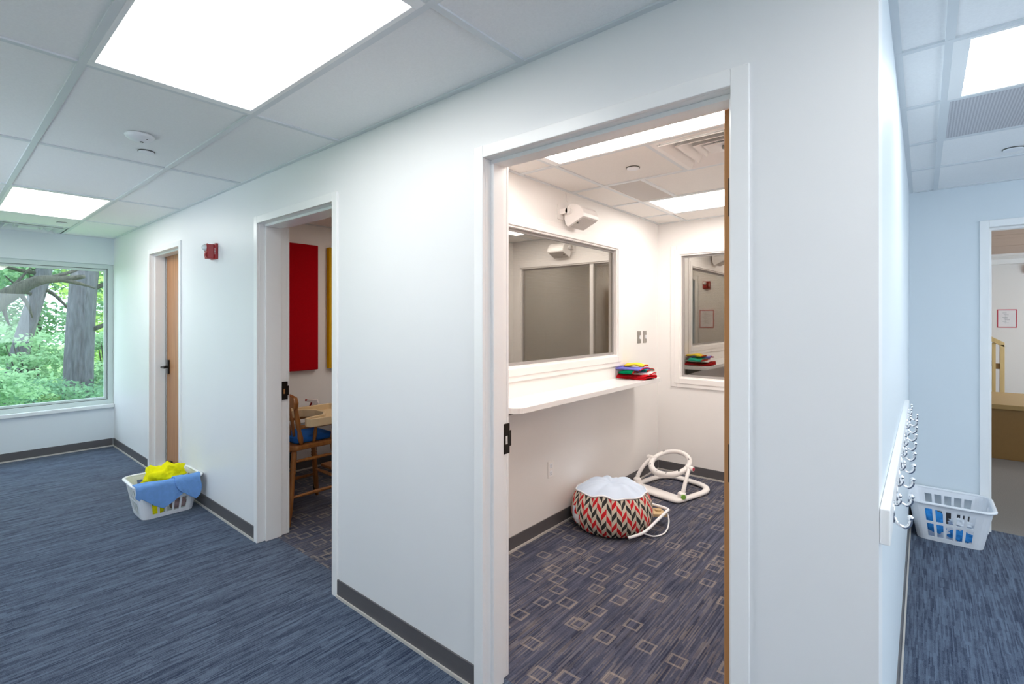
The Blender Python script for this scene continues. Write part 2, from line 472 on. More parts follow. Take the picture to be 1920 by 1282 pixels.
# wall at the right of the place, with openings added to let in daylight (never in frame)
struct(bx('wall_right', 'wall', None, (XF, XF + .2, YF, -1.6, 0, ZT), (XF, XF + .2, 2.6, 4.6, 0, ZT), (XF, XF + .2, 8.2, Y9 + .2, 0, ZT),
    (XF, XF + .2, -1.6, 2.6, 0, .9), (XF, XF + .2, -1.6, 2.6, 2.15, ZT), (XF, XF + .2, 4.6, 8.2, 0, .5), (XF, XF + .2, 4.6, 8.2, 2.25, ZT)))
D4 = (.352, 1.266)
struct(bx('wall_hall_end', 'wall_side', None, (XC - .1, D4[0] - fr, YR, YR + .15, 0, ZT), (D4[0] - fr, D4[1] + fr, YR, YR + .15, DZ + fr, ZT), (D4[1] + fr, XF, YR, YR + .15, 0, ZT)), 'end wall of the side hall, blue daylight put into its colour')
struct(bx('wall_lobby', 'wall_room', None, (-1.2, XF, Y9, Y9 + .15, 0, ZT), (-1.35, -1.2, YR + .15, Y9 + .15, 0, ZT)), 'white lobby wall behind the stair rail')
# unseen roof slab over everything, added to keep sun and sky out
struct(bx('ceiling_slab', 'slab', None, (XE - .25, XF + .25, YF - .2, Y9 + .25, ZT, ZT + .2)))

# ------------------------------------------------------------------ baseboards
def baseboard(name, segs, label):
    """segs: (axis, fixed, sign, a0, a1): board standing off plane by sign"""
    o = empty(name); struct(o, label)
    m = MB(); t = MB()
    for ax, c, sg, a0, a1 in segs:
        for mb, z0, z1, th in ((m, .014, .094, .007), (t, 0, .014, .014)):
            lo, hi = sorted((c, c + sg * th))
            if ax == 'x': mb.box(a0, a1, lo, hi, z0, z1)
            else: mb.box(lo, hi, a0, a1, z0, z1)
    m.build('baseboard_strip', 'rubber', o)
    t.build('baseboard_toe', 'toe', o)
    return o
F_ = .048
baseboard('baseboard_corridor', [('x', 0, -1, XE, D3[0] - F_), ('x', 0, -1, D3[1] + F_, D2[0] - F_), ('x', 0, -1, D2[1] + F_, D1[0] - F_), ('x', 0, -1, D1[1] + F_, XC)], 'charcoal rubber baseboard along the long corridor wall')
baseboard('baseboard_end', [('y', XE, 1, YF, -.012)], 'charcoal rubber baseboard under the corridor window')
baseboard('baseboard_side', [('y', XC, 1, 0, YR - .012)], 'rubber baseboard of the side hall')
baseboard('baseboard_hall_end', [('x', YR, -1, XC, D4[0] - F_)], 'rubber baseboard behind the laundry basket')
baseboard('baseboard_room', [('y', XL, 1, T1 + .012, YB), ('x', YB, -1, XL + .012, XR - .012)], 'charcoal rubber baseboard of the observation room')
baseboard('baseboard_playroom', [('y', X2, 1, T2, YB), ('x', YB, -1, X2 + .012, wx0)], 'charcoal rubber baseboard of the play room')

# ------------------------------------------------------------------ hollow-metal door frames
def door_frame(name, x0, x1, y0, depth, s0, s1, label):
    """opening x0..x1, frame front at y0-.012, stop from y0+s0 to y0+s1"""
    o = empty(name, (0, 0, 0)); struct(o, label)
    f, st = F_, .016
    ya, yb = y0 - .012, y0 + depth
    fm = MB()
    # faces (front and back), three sides; mitred as boxes
    for y_a, y_b in ((ya, y0 + .004), (yb - .012, yb + .004)):
        fm.box(x0 - f, x0, y_a, y_b, 0, DZ + f)
        fm.box(x1, x1 + f, y_a, y_b, 0, DZ + f)
        fm.box(x0, x1, y_a, y_b, DZ, DZ + f)
    # linings
    fm.box(x0 - fr, x0, y0 + .004, yb - .012, 0, DZ)
    fm.box(x1, x1 + fr, y0 + .004, yb - .012, 0, DZ)
    fm.box(x0 - fr, x1 + fr, y0 + .004, yb - .012, DZ, DZ + fr)
    fm.build('door_frame', 'frame', o, bevel=.0025)
    sm = MB()
    sm.box(x0, x0 + st, y0 + s0, y0 + s1, 0, DZ - st); sm.box(x1 - st, x1, y0 + s0, y0 + s1, 0, DZ - st)
    sm.box(x0, x1, y0 + s0, y0 + s1, DZ - st, DZ)
    sm.build('door_stop', 'frame', o, bevel=.002)
    return o
d1 = door_frame('door_1', D1[0], D1[1], 0, .145, .036, .098, 'white metal door frame with a wood door swung into the observation room')
d2 = door_frame('door_2', D2[0], D2[1], 0, .205, .042, .147, 'white metal door frame of the play room doorway')
d3 = door_frame('door_3', D3[0], D3[1], 0, .185, .036, .122, 'white metal door frame with a closed wood door near the corridor window')
d4 = door_frame('door_4', D4[0], D4[1], YR, .17, .05, .11, 'white metal door frame opening to the lobby')

def strike(parent, x, ya, yb, zc, h=.125):
    o = bx('strike_plate', 'black', parent, (x, x + .004, ya, yb, zc - h / 2, zc + h / 2), (x + .003, x + .006, yb - .006, yb + .008, zc - h / 2 + .03, zc + h / 2 - .03), bevel=.0015)
    o['label'] = 'black strike plate'
    bx('strike_hole', 'chrome', o, (x + .004, x + .0047, ya + .010, ya + .022, zc - .022, zc + .012))
strike(d1, D1[0] + .014, .097, .134, 1.0)
strike(d2, D2[0] + .014, .148, .188, 1.0)
def leaf(parent, x0, x1, y0, y1, edge_mat='oak'):
    o = bx('door_leaf', edge_mat, parent, (x0, x1, y0, y1, .012, DZ - .006), bevel=.0015)
    o['label'] = 'honey oak wood door'
    return o
L1 = leaf(d1, -.462, -.417, .128, 1.03, 'oak_edge')
for z in (.30, 1.06, 1.86):
    m = MB(); m.box(-.4185, -.402, .118, .140, z - .057, z + .057); m.box(-.449, -.418, .1245, .1285, z - .057, z + .057)
    for k in range(5): m.lathe([(.006, 0), (.006, .021)], 10, (-.4125, .121, z - .056 + k * .0228))
    m.build('hinge', 'black', L1)
L3 = leaf(d3, D3[0] + .003, D3[1] - .003, .128, .170)
# narrow vision lite and lever of the closed door
bx('vision_lite', 'gasket', L3, (-5.48, -5.35, .1265, .130, 1.13, 1.87))['label'] = 'narrow dark glass strip'
m = MB(); m.box(-5.80, -5.735, .116, .128, .95, 1.09)
m.tube([(-5.767, .126, 1.02), (-5.767, .078, 1.02), (-5.757, .068, 1.02), (-5.66, .066, 1.02)], [.014, .012, .012, .009], 10, smooth=3)
m.lathe([(.0, 0), (.026, .0), (.026, .02), (0, .02)], 16, (-5.767, .112, 1.01))
m.build('door_handle', 'black', L3, bevel=.002)['label'] = 'black lever handle'
m = MB(); m.box(-5.70, -5.64, .098, .128, .012, .10); m.tube([(-5.67, .09, .06), (-5.67, .05, .03)], .012, 8)
m.build('kick_stop', 'black', L3, bevel=.003)
bx('door_closer_strip', 'greyframe', L3, (D3[0] + .02, D3[0] + .05, .122, .128, .02, DZ - .03))
# door 2 leaf swung into the room beside the right jamb
L2 = leaf(d2, D2[1] - .062, D2[1] - .017, .19, 1.09, 'oak_edge')

# ------------------------------------------------------------------ ceilings: tiles and grid
tile_cache = {}
def tile_mesh(w, d, mat):
    key = (round(w, 3), round(d, 3), mat)
    if key not in tile_cache:
        tile_cache[key] = MB().box(-w / 2, w / 2, -d / 2, d / 2, 0, .012).mesh('ceiling_tile', M[mat])
    return tile_cache[key]
def ceiling(name, xs, ys, skip, mat, label, merges=()):
    par = empty(name); struct(par, label)
    g = .013
    used = set()
    def put(xa, xb, ya, yb):
        w, d = xb - xa - 2 * g * .6, yb - ya - 2 * g * .6
        o = bpy.data.objects.new('ceiling_tile', tile_mesh(w, d, mat)); COL.objects.link(o)
        o.parent = par; o.location = ((xa + xb) / 2, (ya + yb) / 2, H + .004)
    for i in range(len(xs) - 1):
        for j in range(len(ys) - 1):
            if (i, j) in skip: continue
            put(xs[i], xs[i + 1], ys[j], ys[j + 1])
    grp = {}
    for n_, mg in enumerate(merges):
        for c in mg: grp[c] = n_ + 1
    def runs(flags, co):
        st = None
        for k_, f in enumerate(flags + [False]):
            if f and st is None: st = k_
            if not f and st is not None: yield co[st], co[k_]; st = None
    nx, ny = len(xs) - 1, len(ys) - 1
    for i, x in enumerate(xs):
        a, b = (x, x + .022) if i == 0 else (x - .022, x) if i == nx else (x - g, x + g)
        fl = [i in (0, nx) or not (grp.get((i - 1, j)) and grp.get((i - 1, j)) == grp.get((i, j))) for j in range(ny)]
        for y0_, y1_ in runs(fl, ys): bx('grid_bar', 'grid', par, (a, b, y0_, y1_, H - .003, H + .006))
    for j, y in enumerate(ys):
        a, b = (y, y + .022) if j == 0 else (y - .022, y) if j == ny else (y - g, y + g)
        fl = [j in (0, ny) or not (grp.get((i, j - 1)) and grp.get((i, j - 1)) == grp.get((i, j))) for i in range(nx)]
        for x0_, x1_ in runs(fl, xs): bx('grid_bar', 'grid', par, (x0_, x1_, a, b, H - .0035, H + .0055))
    return par
GX = [XE, -6.18, -4.92, -3.645, -2.385, -1.13, XC]
GY = [YF, -1.66, -1.055, -.455, 0]
ceiling('ceiling_corridor', GX, GY, {(1, 2), (4, 2), (0, 2)}, 'tile', 'grey-white corridor drop ceiling of mineral tiles')
# end bay is split into a small tile and the air diffuser
SX = [XC, .070, 1.29, 2.51, XF]
SY = [YF, -1.66, -1.06, -.42, .20, .81, 1.415, 2.02, 2.615, YR]
ceiling('ceiling_hall', SX, SY, {(1, 5), (1, 6), (1, 2)}, 'tile', 'grey-white side hall drop ceiling of mineral tiles')
RX = [XL, -1.745, -1.15, -.55, XR - .012]
RY = [T1 + .012, .46, 1.07, 1.68, 2.285, 2.875, YB]
ceiling('ceiling_room', RX, RY, {(1, 1), (2, 1), (2, 2), (1, 4), (2, 4), (1, 3), (2, 3), (1, 5), (2, 5)}, 'tile_room', 'warm white drop ceiling of the observation room', [[(1, 1), (2, 1)], [(1, 4), (2, 4)], [(1, 3), (2, 3)], [(1, 5), (2, 5)]])
ceiling('ceiling_playroom', [X2, -3.9, -3.3, -2.7, wx0], [T2, .75, 1.35, 1.95, 2.55, YB], {(1, 2), (2, 2)}, 'tile_room', 'warm drop ceiling of the play room', [[(1, 2), (2, 2)]])
rc = [o for o in bpy.data.objects if o.name.startswith('ceiling_') and o.type == 'EMPTY']
by = {o.name: o for o in rc}
def extra_tile(par, xa, xb, ya, yb, mat):
    o = bpy.data.objects.new('ceiling_tile', tile_mesh(xb - xa - .016, yb - ya - .016, mat)); COL.objects.link(o)
    o.parent = par; o.location = ((xa + xb) / 2, (ya + yb) / 2, H + .004)
extra_tile(by['ceiling_corridor'], -6.78, -6.18, -1.055, -.455, 'tile')
bx('grid_bar', 'grid', by['ceiling_corridor'], (-6.793, -6.767, -1.055, -.455, H - .003, H + .006))
extra_tile(by['ceiling_room'], -1.46, -.55, 1.68, 2.285, 'tile_room')
extra_tile(by['ceiling_room'], -1.745, -.55, 2.875, YB, 'tile_room')
bx('grid_bar', 'grid', by['ceiling_room'], (-1.473, -1.447, 1.68, 2.285, H - .003, H + .006))

# lobby plank ceiling
lob = empty('ceiling_lobby'); struct(lob, 'tan wood plank ceiling of the lobby')
pm = MB().box(-2.1, 2.1, -.140, .140, 0, .014).mesh('ceiling_plank', M['plank'])
y = YR + .15 + .15
while y < 8.75:
    o = bpy.data.objects.new('ceiling_plank', pm); COL.objects.link(o); o.parent = lob; o.location = (.9, y, H + random.uniform(0, .004)); y += .29
bx('ceiling_border', 'frame', lob, (-1.2, XF, 8.62, Y9, H - .03, H + .02))
bx('ceiling_cove', 'frame', lob, (-1.2, XF, 9.16, Y9, H - .10, H - .03))

# ------------------------------------------------------------------ ceiling lights
def light(x0, x1, y0, y1, mat, label):
    t = empty('ceiling_light', ((x0 + x1) / 2, (y0 + y1) / 2, H)); tag(t, label, 'ceiling light', 'recessed ceiling light panels')
    w, d = (x1 - x0) / 2, (y1 - y0) / 2
    b, e = .018, .045
    bx('light_frame', 'frame', t, (-w, -w + e, -d, d, -.004, .010), (w - e, w, -d, d, -.004, .010), (-w + e, w - e, -d, -d + b, -.004, .010), (-w + e, w - e, d - b, d, -.004, .010), (-w, w, -d, d, .040, .046), bevel=.0015)
    bx('diffuser', mat, t, (-w + e - .001, w - e + .001, -d + b - .001, d - b + .001, .001, .008))
    return t
g = .010
light(-2.385 + g, -1.13 - g, -1.055 + g, -.455 - g, 'lampA', 'large recessed light panel in corridor ceiling beside the smoke detector')
light(-6.18 + g, -4.92 - g, -1.055 + g, -.455 - g, 'lampA', 'recessed light panel in corridor ceiling next to the air diffuser by the window')
light(.070 + g, 1.29 - g, .81 + g, 1.415 - g, 'lampS', 'recessed light panel beside the perforated grille in the side hall ceiling')
light(.070 + g, 1.29 - g, -1.06 + g, -.42 - g, 'lampA', 'unseen recessed light panel added where corridor and side hall meet')  # extra panel added out of view to light the right side
light(-1.745 + g, -.55 - g, .46 + g, 1.07 - g, 'lampR', 'recessed light panel just inside the observation room doorway')
light(-1.745 + g, -.55 - g, 2.285 + g, 2.875 - g, 'lampR', 'recessed light panel by the back wall of the observation room')
M['lampP'] = emit('playroom_diffuser', (1.0, .90, .82), ROOM_LAMP * .60)
light(-3.9 + g, -2.7 - g, 1.35 + g, 1.95 - g, 'lampP', 'recessed light panel in the play room ceiling')
# fill lamp added to light the lobby, kept out of view
M['fillL'] = emit('lobby_fill_diffuser', (1.0, .97, .93), CORRIDOR_LAMP)
tl = light(1.7, 2.9, 7.0, 7.6, 'fillL', 'unseen fill light panel added under the lobby plank ceiling'); tl.location.z = H - .02

# ------------------------------------------------------------------ small ceiling devices
def cap_disc(x, y, r, label):
    t = empty('sprinkler_cover', (x, y, H)); tag(t, label, 'sprinkler cover', 'concealed sprinkler covers')
    MB().lathe([(0, -.007), (r * .9, -.007), (r, -.003), (r, .001), (0, .001)], 32).build('cover_disc', 'plastic', t)
    MB().lathe([(0, -.0015), (r * 1.08, -.0015), (r * 1.08, .003), (0, .003)], 32).build('shadow_gap', 'darkgrey', t)
    return t
cap_disc(-3.37, -.625, .037, 'white round sprinkler cover beside the smoke detector in corridor ceiling')
cap_disc(-6.48, -.57, .037, 'white round sprinkler cover between light panel and air diffuser')
cap_disc(-1.393, 1.418, .040, 'white round sprinkler cover in the observation room ceiling')
cap_disc(.385, 2.46, .042, 'white round sprinkler cover in the side hall ceiling')
t = empty('smoke_detector', (-3.09, -.72, H)); tag(t, 'white round smoke detector on the corridor ceiling', 'smoke detector')
MB().lathe([(0, 0), (.085, 0), (.088, -.010), (.078, -.022), (.058, -.034), (.035, -.040), (0, -.041)], 40).build('detector_body', 'plastic', t, smooth=True)
t.scale = (.72, .72, .80)
for (x, y, r, w) in ((.0, .012, .011, 'black'), (.047, .03, .009, 'black'), (-.05, .02, .006, 'black')):
    MB().lathe([(0, -.0435 + abs(x) * .22), (r, -.0435 + abs(x) * .22), (r, -.02), (0, -.02)], 14, (x, y, 0)).build('sensor_port', w, t)
MB().lathe([(0, -.0445), (.004, -.0445), (.004, -.03), (0, -.03)], 10, (.0, .012, 0)).build('sensor_led', 'chrome', t)

def diffuser(x, y, half, label, mat, wires=False):
    t = empty('air_diffuser', (x, y, H)); tag(t, label, 'air vent')
    def sq(m, a, b, z0, z1, th=.004):
        # sloping square cone from half-size a at z0 to b at z1
        for ux, uy in ((1, 0), (0, 1), (-1, 0), (0, -1)):
            vx, vy = -uy, ux
            bI = len(m.v)
            for s_, z_ in ((a, z0), (b, z1)):
                for q in (-1, 1):
                    m.v.append((ux * s_ + vx * s_ * q, uy * s_ + vy * s_ * q, z_))
            m.f.append((bI, bI + 1, bI + 3, bI + 2))
    m = MB(); 
    e = .03
    m.box(-half, half, -half, -half + e, -.004, .006); m.box(-half, half, half - e, half, -.004, .006)
    m.box(-half, -half + e, -half + e, half - e, -.004, .006); m.box(half - e, half, -half + e, half - e, -.004, .006)
    m.build('diffuser_frame', mat, t)
    for i, (a, b) in enumerate(((.255, .19), (.185, .125), (.115, .06))):
        k = half / .29
        m = MB(); sq(m, a * k, b * k, -.012 + .004 * i, .05)
        m.build('diffuser_cone', mat, t, solid=.004)
    m = MB(); m.box(-.07, .07, -.07, .07, -.006, .0); m.build('diffuser_plate', mat, t)
    m = MB(); m.box(-half + .005, half - .005, -half + .005, half - .005, .075, .08); m.build('duct_back', 'darkgrey', t)
    return t
diffuser(-7.055, -.755, .272, 'square air diffuser in the corridor ceiling by the window', 'grid')
dfr = diffuser(-.85, 1.375, .288, 'square air diffuser in the observation room ceiling with loose wires', 'warmplastic')
MB().tube([(.02, -.02, -.01), (.06, -.12, -.05), (.16, -.18, -.075), (.24, -.10, -.05)], .010, 8, smooth=5).build('hanging_hose', 'darkgrey', dfr)
MB().tube([(.10, -.19, -.02), (.20, -.21, -.06), (.25, -.16, -.03)], .012, 8, smooth=5).build('hanging_cable', 'black', dfr)
t = tag(empty('return_grille', (-1.60, 1.982, H)), 'narrow perforated return grille in the observation room ceiling', 'air vent')
bx('perforated_panel', 'perf_warm', t, (-.125, .125, -.285, .285, 0, .006)); bx('grille_frame', 'warmplastic', t, (-.137, -.125, -.295, .295, -.002, .006), (.125, .137, -.295, .295, -.002, .006), (-.125, .125, -.295, -.285, -.002, .006), (-.125, .125, .285, .295, -.002, .006))
t = tag(empty('return_grille', (.68, 1.717, H)), 'wide perforated return grille in the side hall ceiling', 'air vent')
bx('perforated_panel', 'perf', t, (-.59, .59, -.285, .285, 0, .006)); bx('grille_frame', 'grid', t, (-.60, -.59, -.295, .295, -.002, .006), (.59, .60, -.295, .295, -.002, .006), (-.59, .59, -.295, -.285, -.002, .006), (-.59, .59, .285, .295, -.002, .006))

# ------------------------------------------------------------------ windows
def rect_frame(m, ax, c0, c1, a0, a1, z0, z1, w):
    """frame ring in plane: ax 'x' (normal x, between c0,c1; a = y) or 'y'"""
    for (p0, p1, q0, q1) in ((a0, a0 + w, z0, z1), (a1 - w, a1, z0, z1), (a0 + w, a1 - w, z0, z0 + w), (a0 + w, a1 - w, z1 - w, z1)):
        if ax == 'x': m.box(c0, c1, p0, p1, q0, q1)
        else: m.box(p0, p1, c0, c1, q0, q1)
w1 = empty('window_1'); struct(w1, 'large corridor window looking out on trees')
m = MB(); rect_frame(m, 'x', XE - .10, XE - .035, WY0, -.001, WZ0, WZ1, .050); m.build('window_frame', 'winframe', w1, bevel=.002)
m = MB(); rect_frame(m, 'x', XE - .085, XE - .05, WY0 + .05, -.051, WZ0 + .05, WZ1 - .05, .004); m.build('window_gasket', 'gasket', w1)
m = MB(); rect_frame(m, 'x', XE - .092, XE - .055, WY0 + .054, -.055, WZ0 + .054, WZ1 - .054, .026); m.build('window_sash', 'winframe', w1, bevel=.002)
bx('pane', 'glass', w1, (XE - .078, XE - .072, WY0 + .08, -.081, WZ0 + .08, WZ1 - .08))
bx('window_sill', 'sill', w1, (XE - .1, XE + .035, WY0 - .05, -.002, WZ0 - .040, WZ0), bevel=.004)

def stepped_casing(parent, ax, wallc, sg, a0, a1, z0, z1):
    """white stepped casing proud of the wall around an opening"""
    m = MB()
    for (grow, shrink, th) in ((.088, .030, .012), (.052, .0, .018)):
        lo, hi = sorted((wallc, wallc + sg * th))
        rect_frame(m, ax, lo, hi, a0 - grow, a1 + grow, z0 - grow, z1 + grow, grow - shrink if shrink else grow)
    m.build('casing', 'warmplastic', parent, bevel=.003)
    m = MB()
    lo, hi = sorted((wallc - sg * .11, wallc + sg * .004))
    rect_frame(m, ax, lo, hi, a0, a1, z0, z1, .012)
    m.build('jamb_liner', 'warmplastic', parent)
    m = MB()
    lo, hi = sorted((wallc - sg * .045, wallc - sg * .025))
    rect_frame(m, ax, lo, hi, a0 + .012, a1 - .012, z0 + .012, z1 - .012, .02)
    m.build('glazing_bead', 'greyframe', parent, bevel=.002)
w2 = empty('window_2'); struct(w2, 'wide dark mirrored observation window above the white shelf')
stepped_casing(w2, 'x', XL, 1, W1[0], W1[1], W1[2], W1[3])
bx('pane', 'mirror', w2, (XL - .038, XL - .032, W1[0] + .028, W1[1] - .028, W1[2] + .028, W1[3] - .028))
w3 = empty('window_3'); struct(w3, 'dark mirrored window in the back wall reflecting the shelf')
stepped_casing(w3, 'y', YB, -1, W2[0], W2[1], W2[2], W2[3])
for a, b in ((W2[0] + .028, -1.352), (-1.308, W2[1] - .028)):
    bx('pane', 'mirror', w3, (a, b, YB + .032, YB + .038, W2[2] + .028, W2[3] - .028))
bx('mullion', 'warmplastic', w3, (-1.352, -1.308, YB + .005, YB + .07, W2[2] + .012, W2[3] - .012), bevel=.003)

def blind(ax, c, a0, a1, z0, z1, label):
    mid = (a0 + a1) / 2
    t = empty('window_blind', (c, mid, z1) if ax == 'x' else (mid, c, z1), 0 if ax == 'x' else -PI / 2); tag(t, label, 'window blind', 'closed taupe window blinds')
    w = (a1 - a0) / 2
    bx('headrail', 'blind', t, (-.02, .02, -w, w, -.03, 0), bevel=.002)
    m = MB(); n = int((z1 - z0 - .03) / .024)
    for i in range(n):
        z = -.035 - i * .024
        b = len(m.v)
        m.v += [(-.010, -w, z), (-.010, w, z), (.002, -w, z - .010), (.002, w, z - .010), (.009, -w, z - .0245), (.009, w, z - .0245)]
        m.f += [(b, b + 1, b + 3, b + 2), (b + 2, b + 3, b + 5, b + 4)]
    s = m.build('blind_slats', 'blind', t, smooth=True); s['kind'] = 'stuff'
    for yy in (-w * .8, 0, w * .8): MB().tube([(.008, yy, -.03), (.008, yy, z0 - z1)], .0015, 5).build('ladder_cord', 'blind', t)
    return t
blind('x', XL - .085, W1[0] + .015, W1[1] - .10, W1[2] + .02, W1[3] - .013, 'closed taupe slat blind behind the wide observation window')
blind('y', YB + .085, -1.30, W2[1] - .015, W2[2] + .02, W2[3] - .013, 'closed taupe slat blind in the wider bay of the back window')
blind('y', YB + .088, W2[0] + .10, -1.36, W2[2] + .02, W2[3] - .013, 'closed taupe slat blind in the narrow bay of the back window')

# ------------------------------------------------------------------ counter shelf and things on the window wall
SZ = .985
t = tag(empty('counter_shelf', (XL, .72, SZ)), 'long white laminate shelf under the observation window', 'shelf')
def rounded_poly(x0, x1, y0, y1, r, corners):
    pts = []
    for (cx, cy, a0, on) in ((x1 - r, y1 - r, 0, corners[0]), (x0 + r, y1 - r, 90, corners[1]), (x0 + r, y0 + r, 180, corners[2]), (x1 - r, y0 + r, 270, corners[3])):
        if on:
            for k in range(7):
                a = math.radians(a0 + 15 * k); pts.append((cx + r * math.cos(a), cy + r * math.sin(a)))
        else:
            pts.append(({0: x1, 90: x0, 180: x0, 270: x1}[a0], {0: y1, 90: y1, 180: y0, 270: y0}[a0]))
    return pts
MB().prism(rounded_poly(0.001, .275, 0, 2.01, .07, (1, 0, 0, 1)), 'z', -.034, 0).build('shelf_top', 'laminate', t, bevel=.002)
for yy in (.12, 1.0, 1.86):
    m = MB(); m.box(.001, .012, yy - .015, yy + .015, -.115, -.034); m.box(.012, .20, yy - .015, yy + .015, -.046, -.034)
    m.prism([(.012, -.11), (.19, -.046), (.012, -.046)], 'y', yy - .003, yy + .003)
    m.build('shelf_bracket', 'darkgrey', t)

def folded(name, mat, trim, L, W, layers, th, loc, rz, label, seed, cat='cloth'):
    """a folded cloth: serpentine layered sheet with a coloured border"""
    rnd = random.Random(seed)
    t = empty(name, loc, rz); tag(t, label, cat, 'folded cloths on the shelf')
    # path in (x,z)
    path = []
    for i in range(layers):
        zz = th * .5 + i * th
        xs = [-L / 2 + L * k / 10 for k in range(11)]
        if i % 2: xs.reverse()
        for x in xs: path.append((x, zz))
        if i < layers - 1:
            sx = 1 if i % 2 == 0 else -1
            for k in (1, 2): path.append((sx * (L / 2 + th * .45 * math.sin(PI * k / 3)), zz + th * k / 3))
    n = len(path) - 1
    s1 = rnd.random() * 10
    def fn(u, v):
        q = u * n; i = min(int(q), n - 1); f = q - i
        x = path[i][0] * (1 - f) + path[i + 1][0] * f; z = path[i][1] * (1 - f) + path[i + 1][1] * f
        y = (v - .5) * W + .010 * noise.noise((x * 9 + s1, z * 40, v))
        hz = .5 + .5 * z / (layers * th)
        z2 = z + .020 * hz * noise.noise((x * 8 + s1, y * 9, 1.3)) + .006 * math.sin(y * 42 + s1) * hz - .012 * hz * (2 * x / L) ** 4
        return (x, y, max(.002, z2))
    MB().grid(n, 10, fn).build('cloth_sheet', mat, t, smooth=True, solid=th * .80)
    for v in (0.0, 1.0):
        MB().tube([fn(k / n, v) for k in range(n + 1)], th * .30, 6).build('cloth_border', trim, t, smooth=True)
    return t
tb = SZ + .002
folded('folded_cloth', 't_red', 't_red', .20, .30, 2, .016, (-1.905, 2.50, tb + .002), PI / 2 - .05, 'red folded cloth at the bottom of the cloth stack on the shelf', 1)
folded('folded_cloth', 't_white', 't_red', .17, .27, 1, .014, (-1.895, 2.52, tb + .042), PI / 2 + .10, 'white cloth with red border above the red cloth in the stack', 2)
folded('folded_cloth', 't_green', 't_red', .14, .12, 2, .013, (-1.915, 2.395, tb + .054), PI / 2 + .1, 'green folded cloth tucked into the end of the cloth stack', 3)
folded('folded_cloth', 't_purple', 't_red', .17, .24, 1, .016, (-1.91, 2.46, tb + .082), PI / 2 - .12, 'blue-purple cloth with red border on top of the stack beside the yellow one', 4)
folded('folded_cloth', 't_teal', 't_red', .17, .15, 2, .013, (-1.885, 2.61, tb + .054), PI / 2 + .05, 'teal cloth with red border at the shelf end of the stack', 5)
folded('folded_cloth', 't_yellow', 't_red', .13, .17, 1, .018, (-1.92, 2.555, tb + .102), PI / 2 + .15, 'yellow cloth with dark red edge on top of the cloth stack', 6)

def wall_speaker(loc, rz, label):
    t = empty('wall_speaker', loc, rz); tag(t, label, 'speaker', 'white wall speakers')
    m = MB(); m.box(.0005, .008, -.035, .035, -.055, .055); m.box(.008, .075, -.016, .000, -.018, .018)
    m.tube([(.075, -.016, 0), (.075, .016, 0)], .022, 16); m.build('bracket', 'warmplastic', t, bevel=.002)
    prof = [(.055, -.112), (.190, -.050), (.190, -.025), (.175, .010), (.145, .036), (.105, .050), (.068, .046), (.040, .026), (.026, -.010), (.026, -.050), (.036, -.088)]
    b = MB().prism(prof, 'y', .016, .225).build('speaker_body', 'warmplastic', t, bevel=.004)
    a, c = Vector((.055, -.112)), Vector((.190, -.050)); d = (c - a).normalized(); nn = Vector((d.y, -d.x))
    p0 = a + d * .012 + nn * .001; p1 = c - d * .012 + nn * .001
    gq = MB().prism([tuple(p0), tuple(p1), tuple(p1 + nn * .004), tuple(p0 + nn * .004)], 'y', .024, .217).build('speaker_grille', 'mesh_grille', t)
    gq['label'] = 'pale perforated speaker grille'
    q = (a + c) / 2 + nn * .0055
    MB().box(q.x - .006, q.x + .006, .036, .050, q.y - .006, q.y + .006).build('badge', 'black', t)
    MB().tube([(.07, .03, .04), (.03, .04, .09), (.015, .06, .135), (.006, .06, .155)], .003, 6, smooth=5).build('speaker_cable', 'warmplastic', t)
    return t
sp1 = wall_speaker((XL, 1.545, 2.275), 0, 'white wall speaker above the observation window')
dup(sp1, (-1.10, YB, 2.30), -PI / 2, 'white wall speaker above the back window, seen mirrored in the glass')

for y, lab in ((2.842, 'steel switch plate nearer the observation window'), (2.962, 'steel switch plate nearer the room corner')):
    t = tag(empty('switch_plate', (XL, y, 1.327)), lab, 'light switch', 'steel switch plates')
    bx('plate', 'steel', t, (0.0005, .005, -.036, .036, -.057, .057), bevel=.002)
    MB().prism([(.005, -.006), (.016, .004), (.016, .010), (.005, .010)], 'y', -.005, .005).build('toggle', 'plastic', t)
    bx('rocker_mark', 'plastic', t, (.005, .0065, .006, .028, -.018, .016))
t = tag(empty('wall_outlet', (XL, 1.425, .428)), 'white wall outlet below the shelf', 'outlet')
bx('cover_plate', 'warmplastic', t, (0.0005, .006, -.036, .036, -.058, .058), bevel=.002)
for z in (-.026, .026):
    s = bx('socket_face', 'plastic', t, (.006, .008, -.017, .017, z - .016, z + .016), bevel=.001)
    bx('socket_slots', 'darkgrey', s, (.008, .0084, -.008, -.006, z - .004, z + .006), (.008, .0084, .006, .008, z - .004, z + .006), (.008, .0084, -.002, .002, z - .012, z - .008))

# red strobe builder (used in corridor, room and lobby)
def fire_strobe(loc, rz, label):
    """local: back on y=0, faces -y"""
    t = empty('fire_alarm_strobe', loc, rz); tag(t, label, 'fire alarm', 'red fire alarm strobes')
    bx('back_box', 'red', t, (-.062, .062, -.020, -.0005, -.068, .068), bevel=.004)
    MB().prism([(-.056, -.020), (.034, -.020), (.020, -.066), (-.046, -.066)], 'z', -.064, .060).build('horn_body', 'red', t, bevel=.005)
    bx('horn_grille', 'red', t, (-.036, .010, -.070, -.066, -.052, -.012), (-.030, .004, -.074, -.070, -.044, -.020), bevel=.002)
    MB().lathe([(0, 0), (.030, 0), (.030, .012), (.022, .026), (.010, .034), (0, .036)], 24).build('strobe_lens', 'lens', t, loc=(-.014, -.060, .030), rot=(PI / 2, 0, 0), smooth=True)
    bx('lens_housing', 'red', t, (-.050, .022, -.068, -.060, -.004, .064), bevel=.003)
    return t
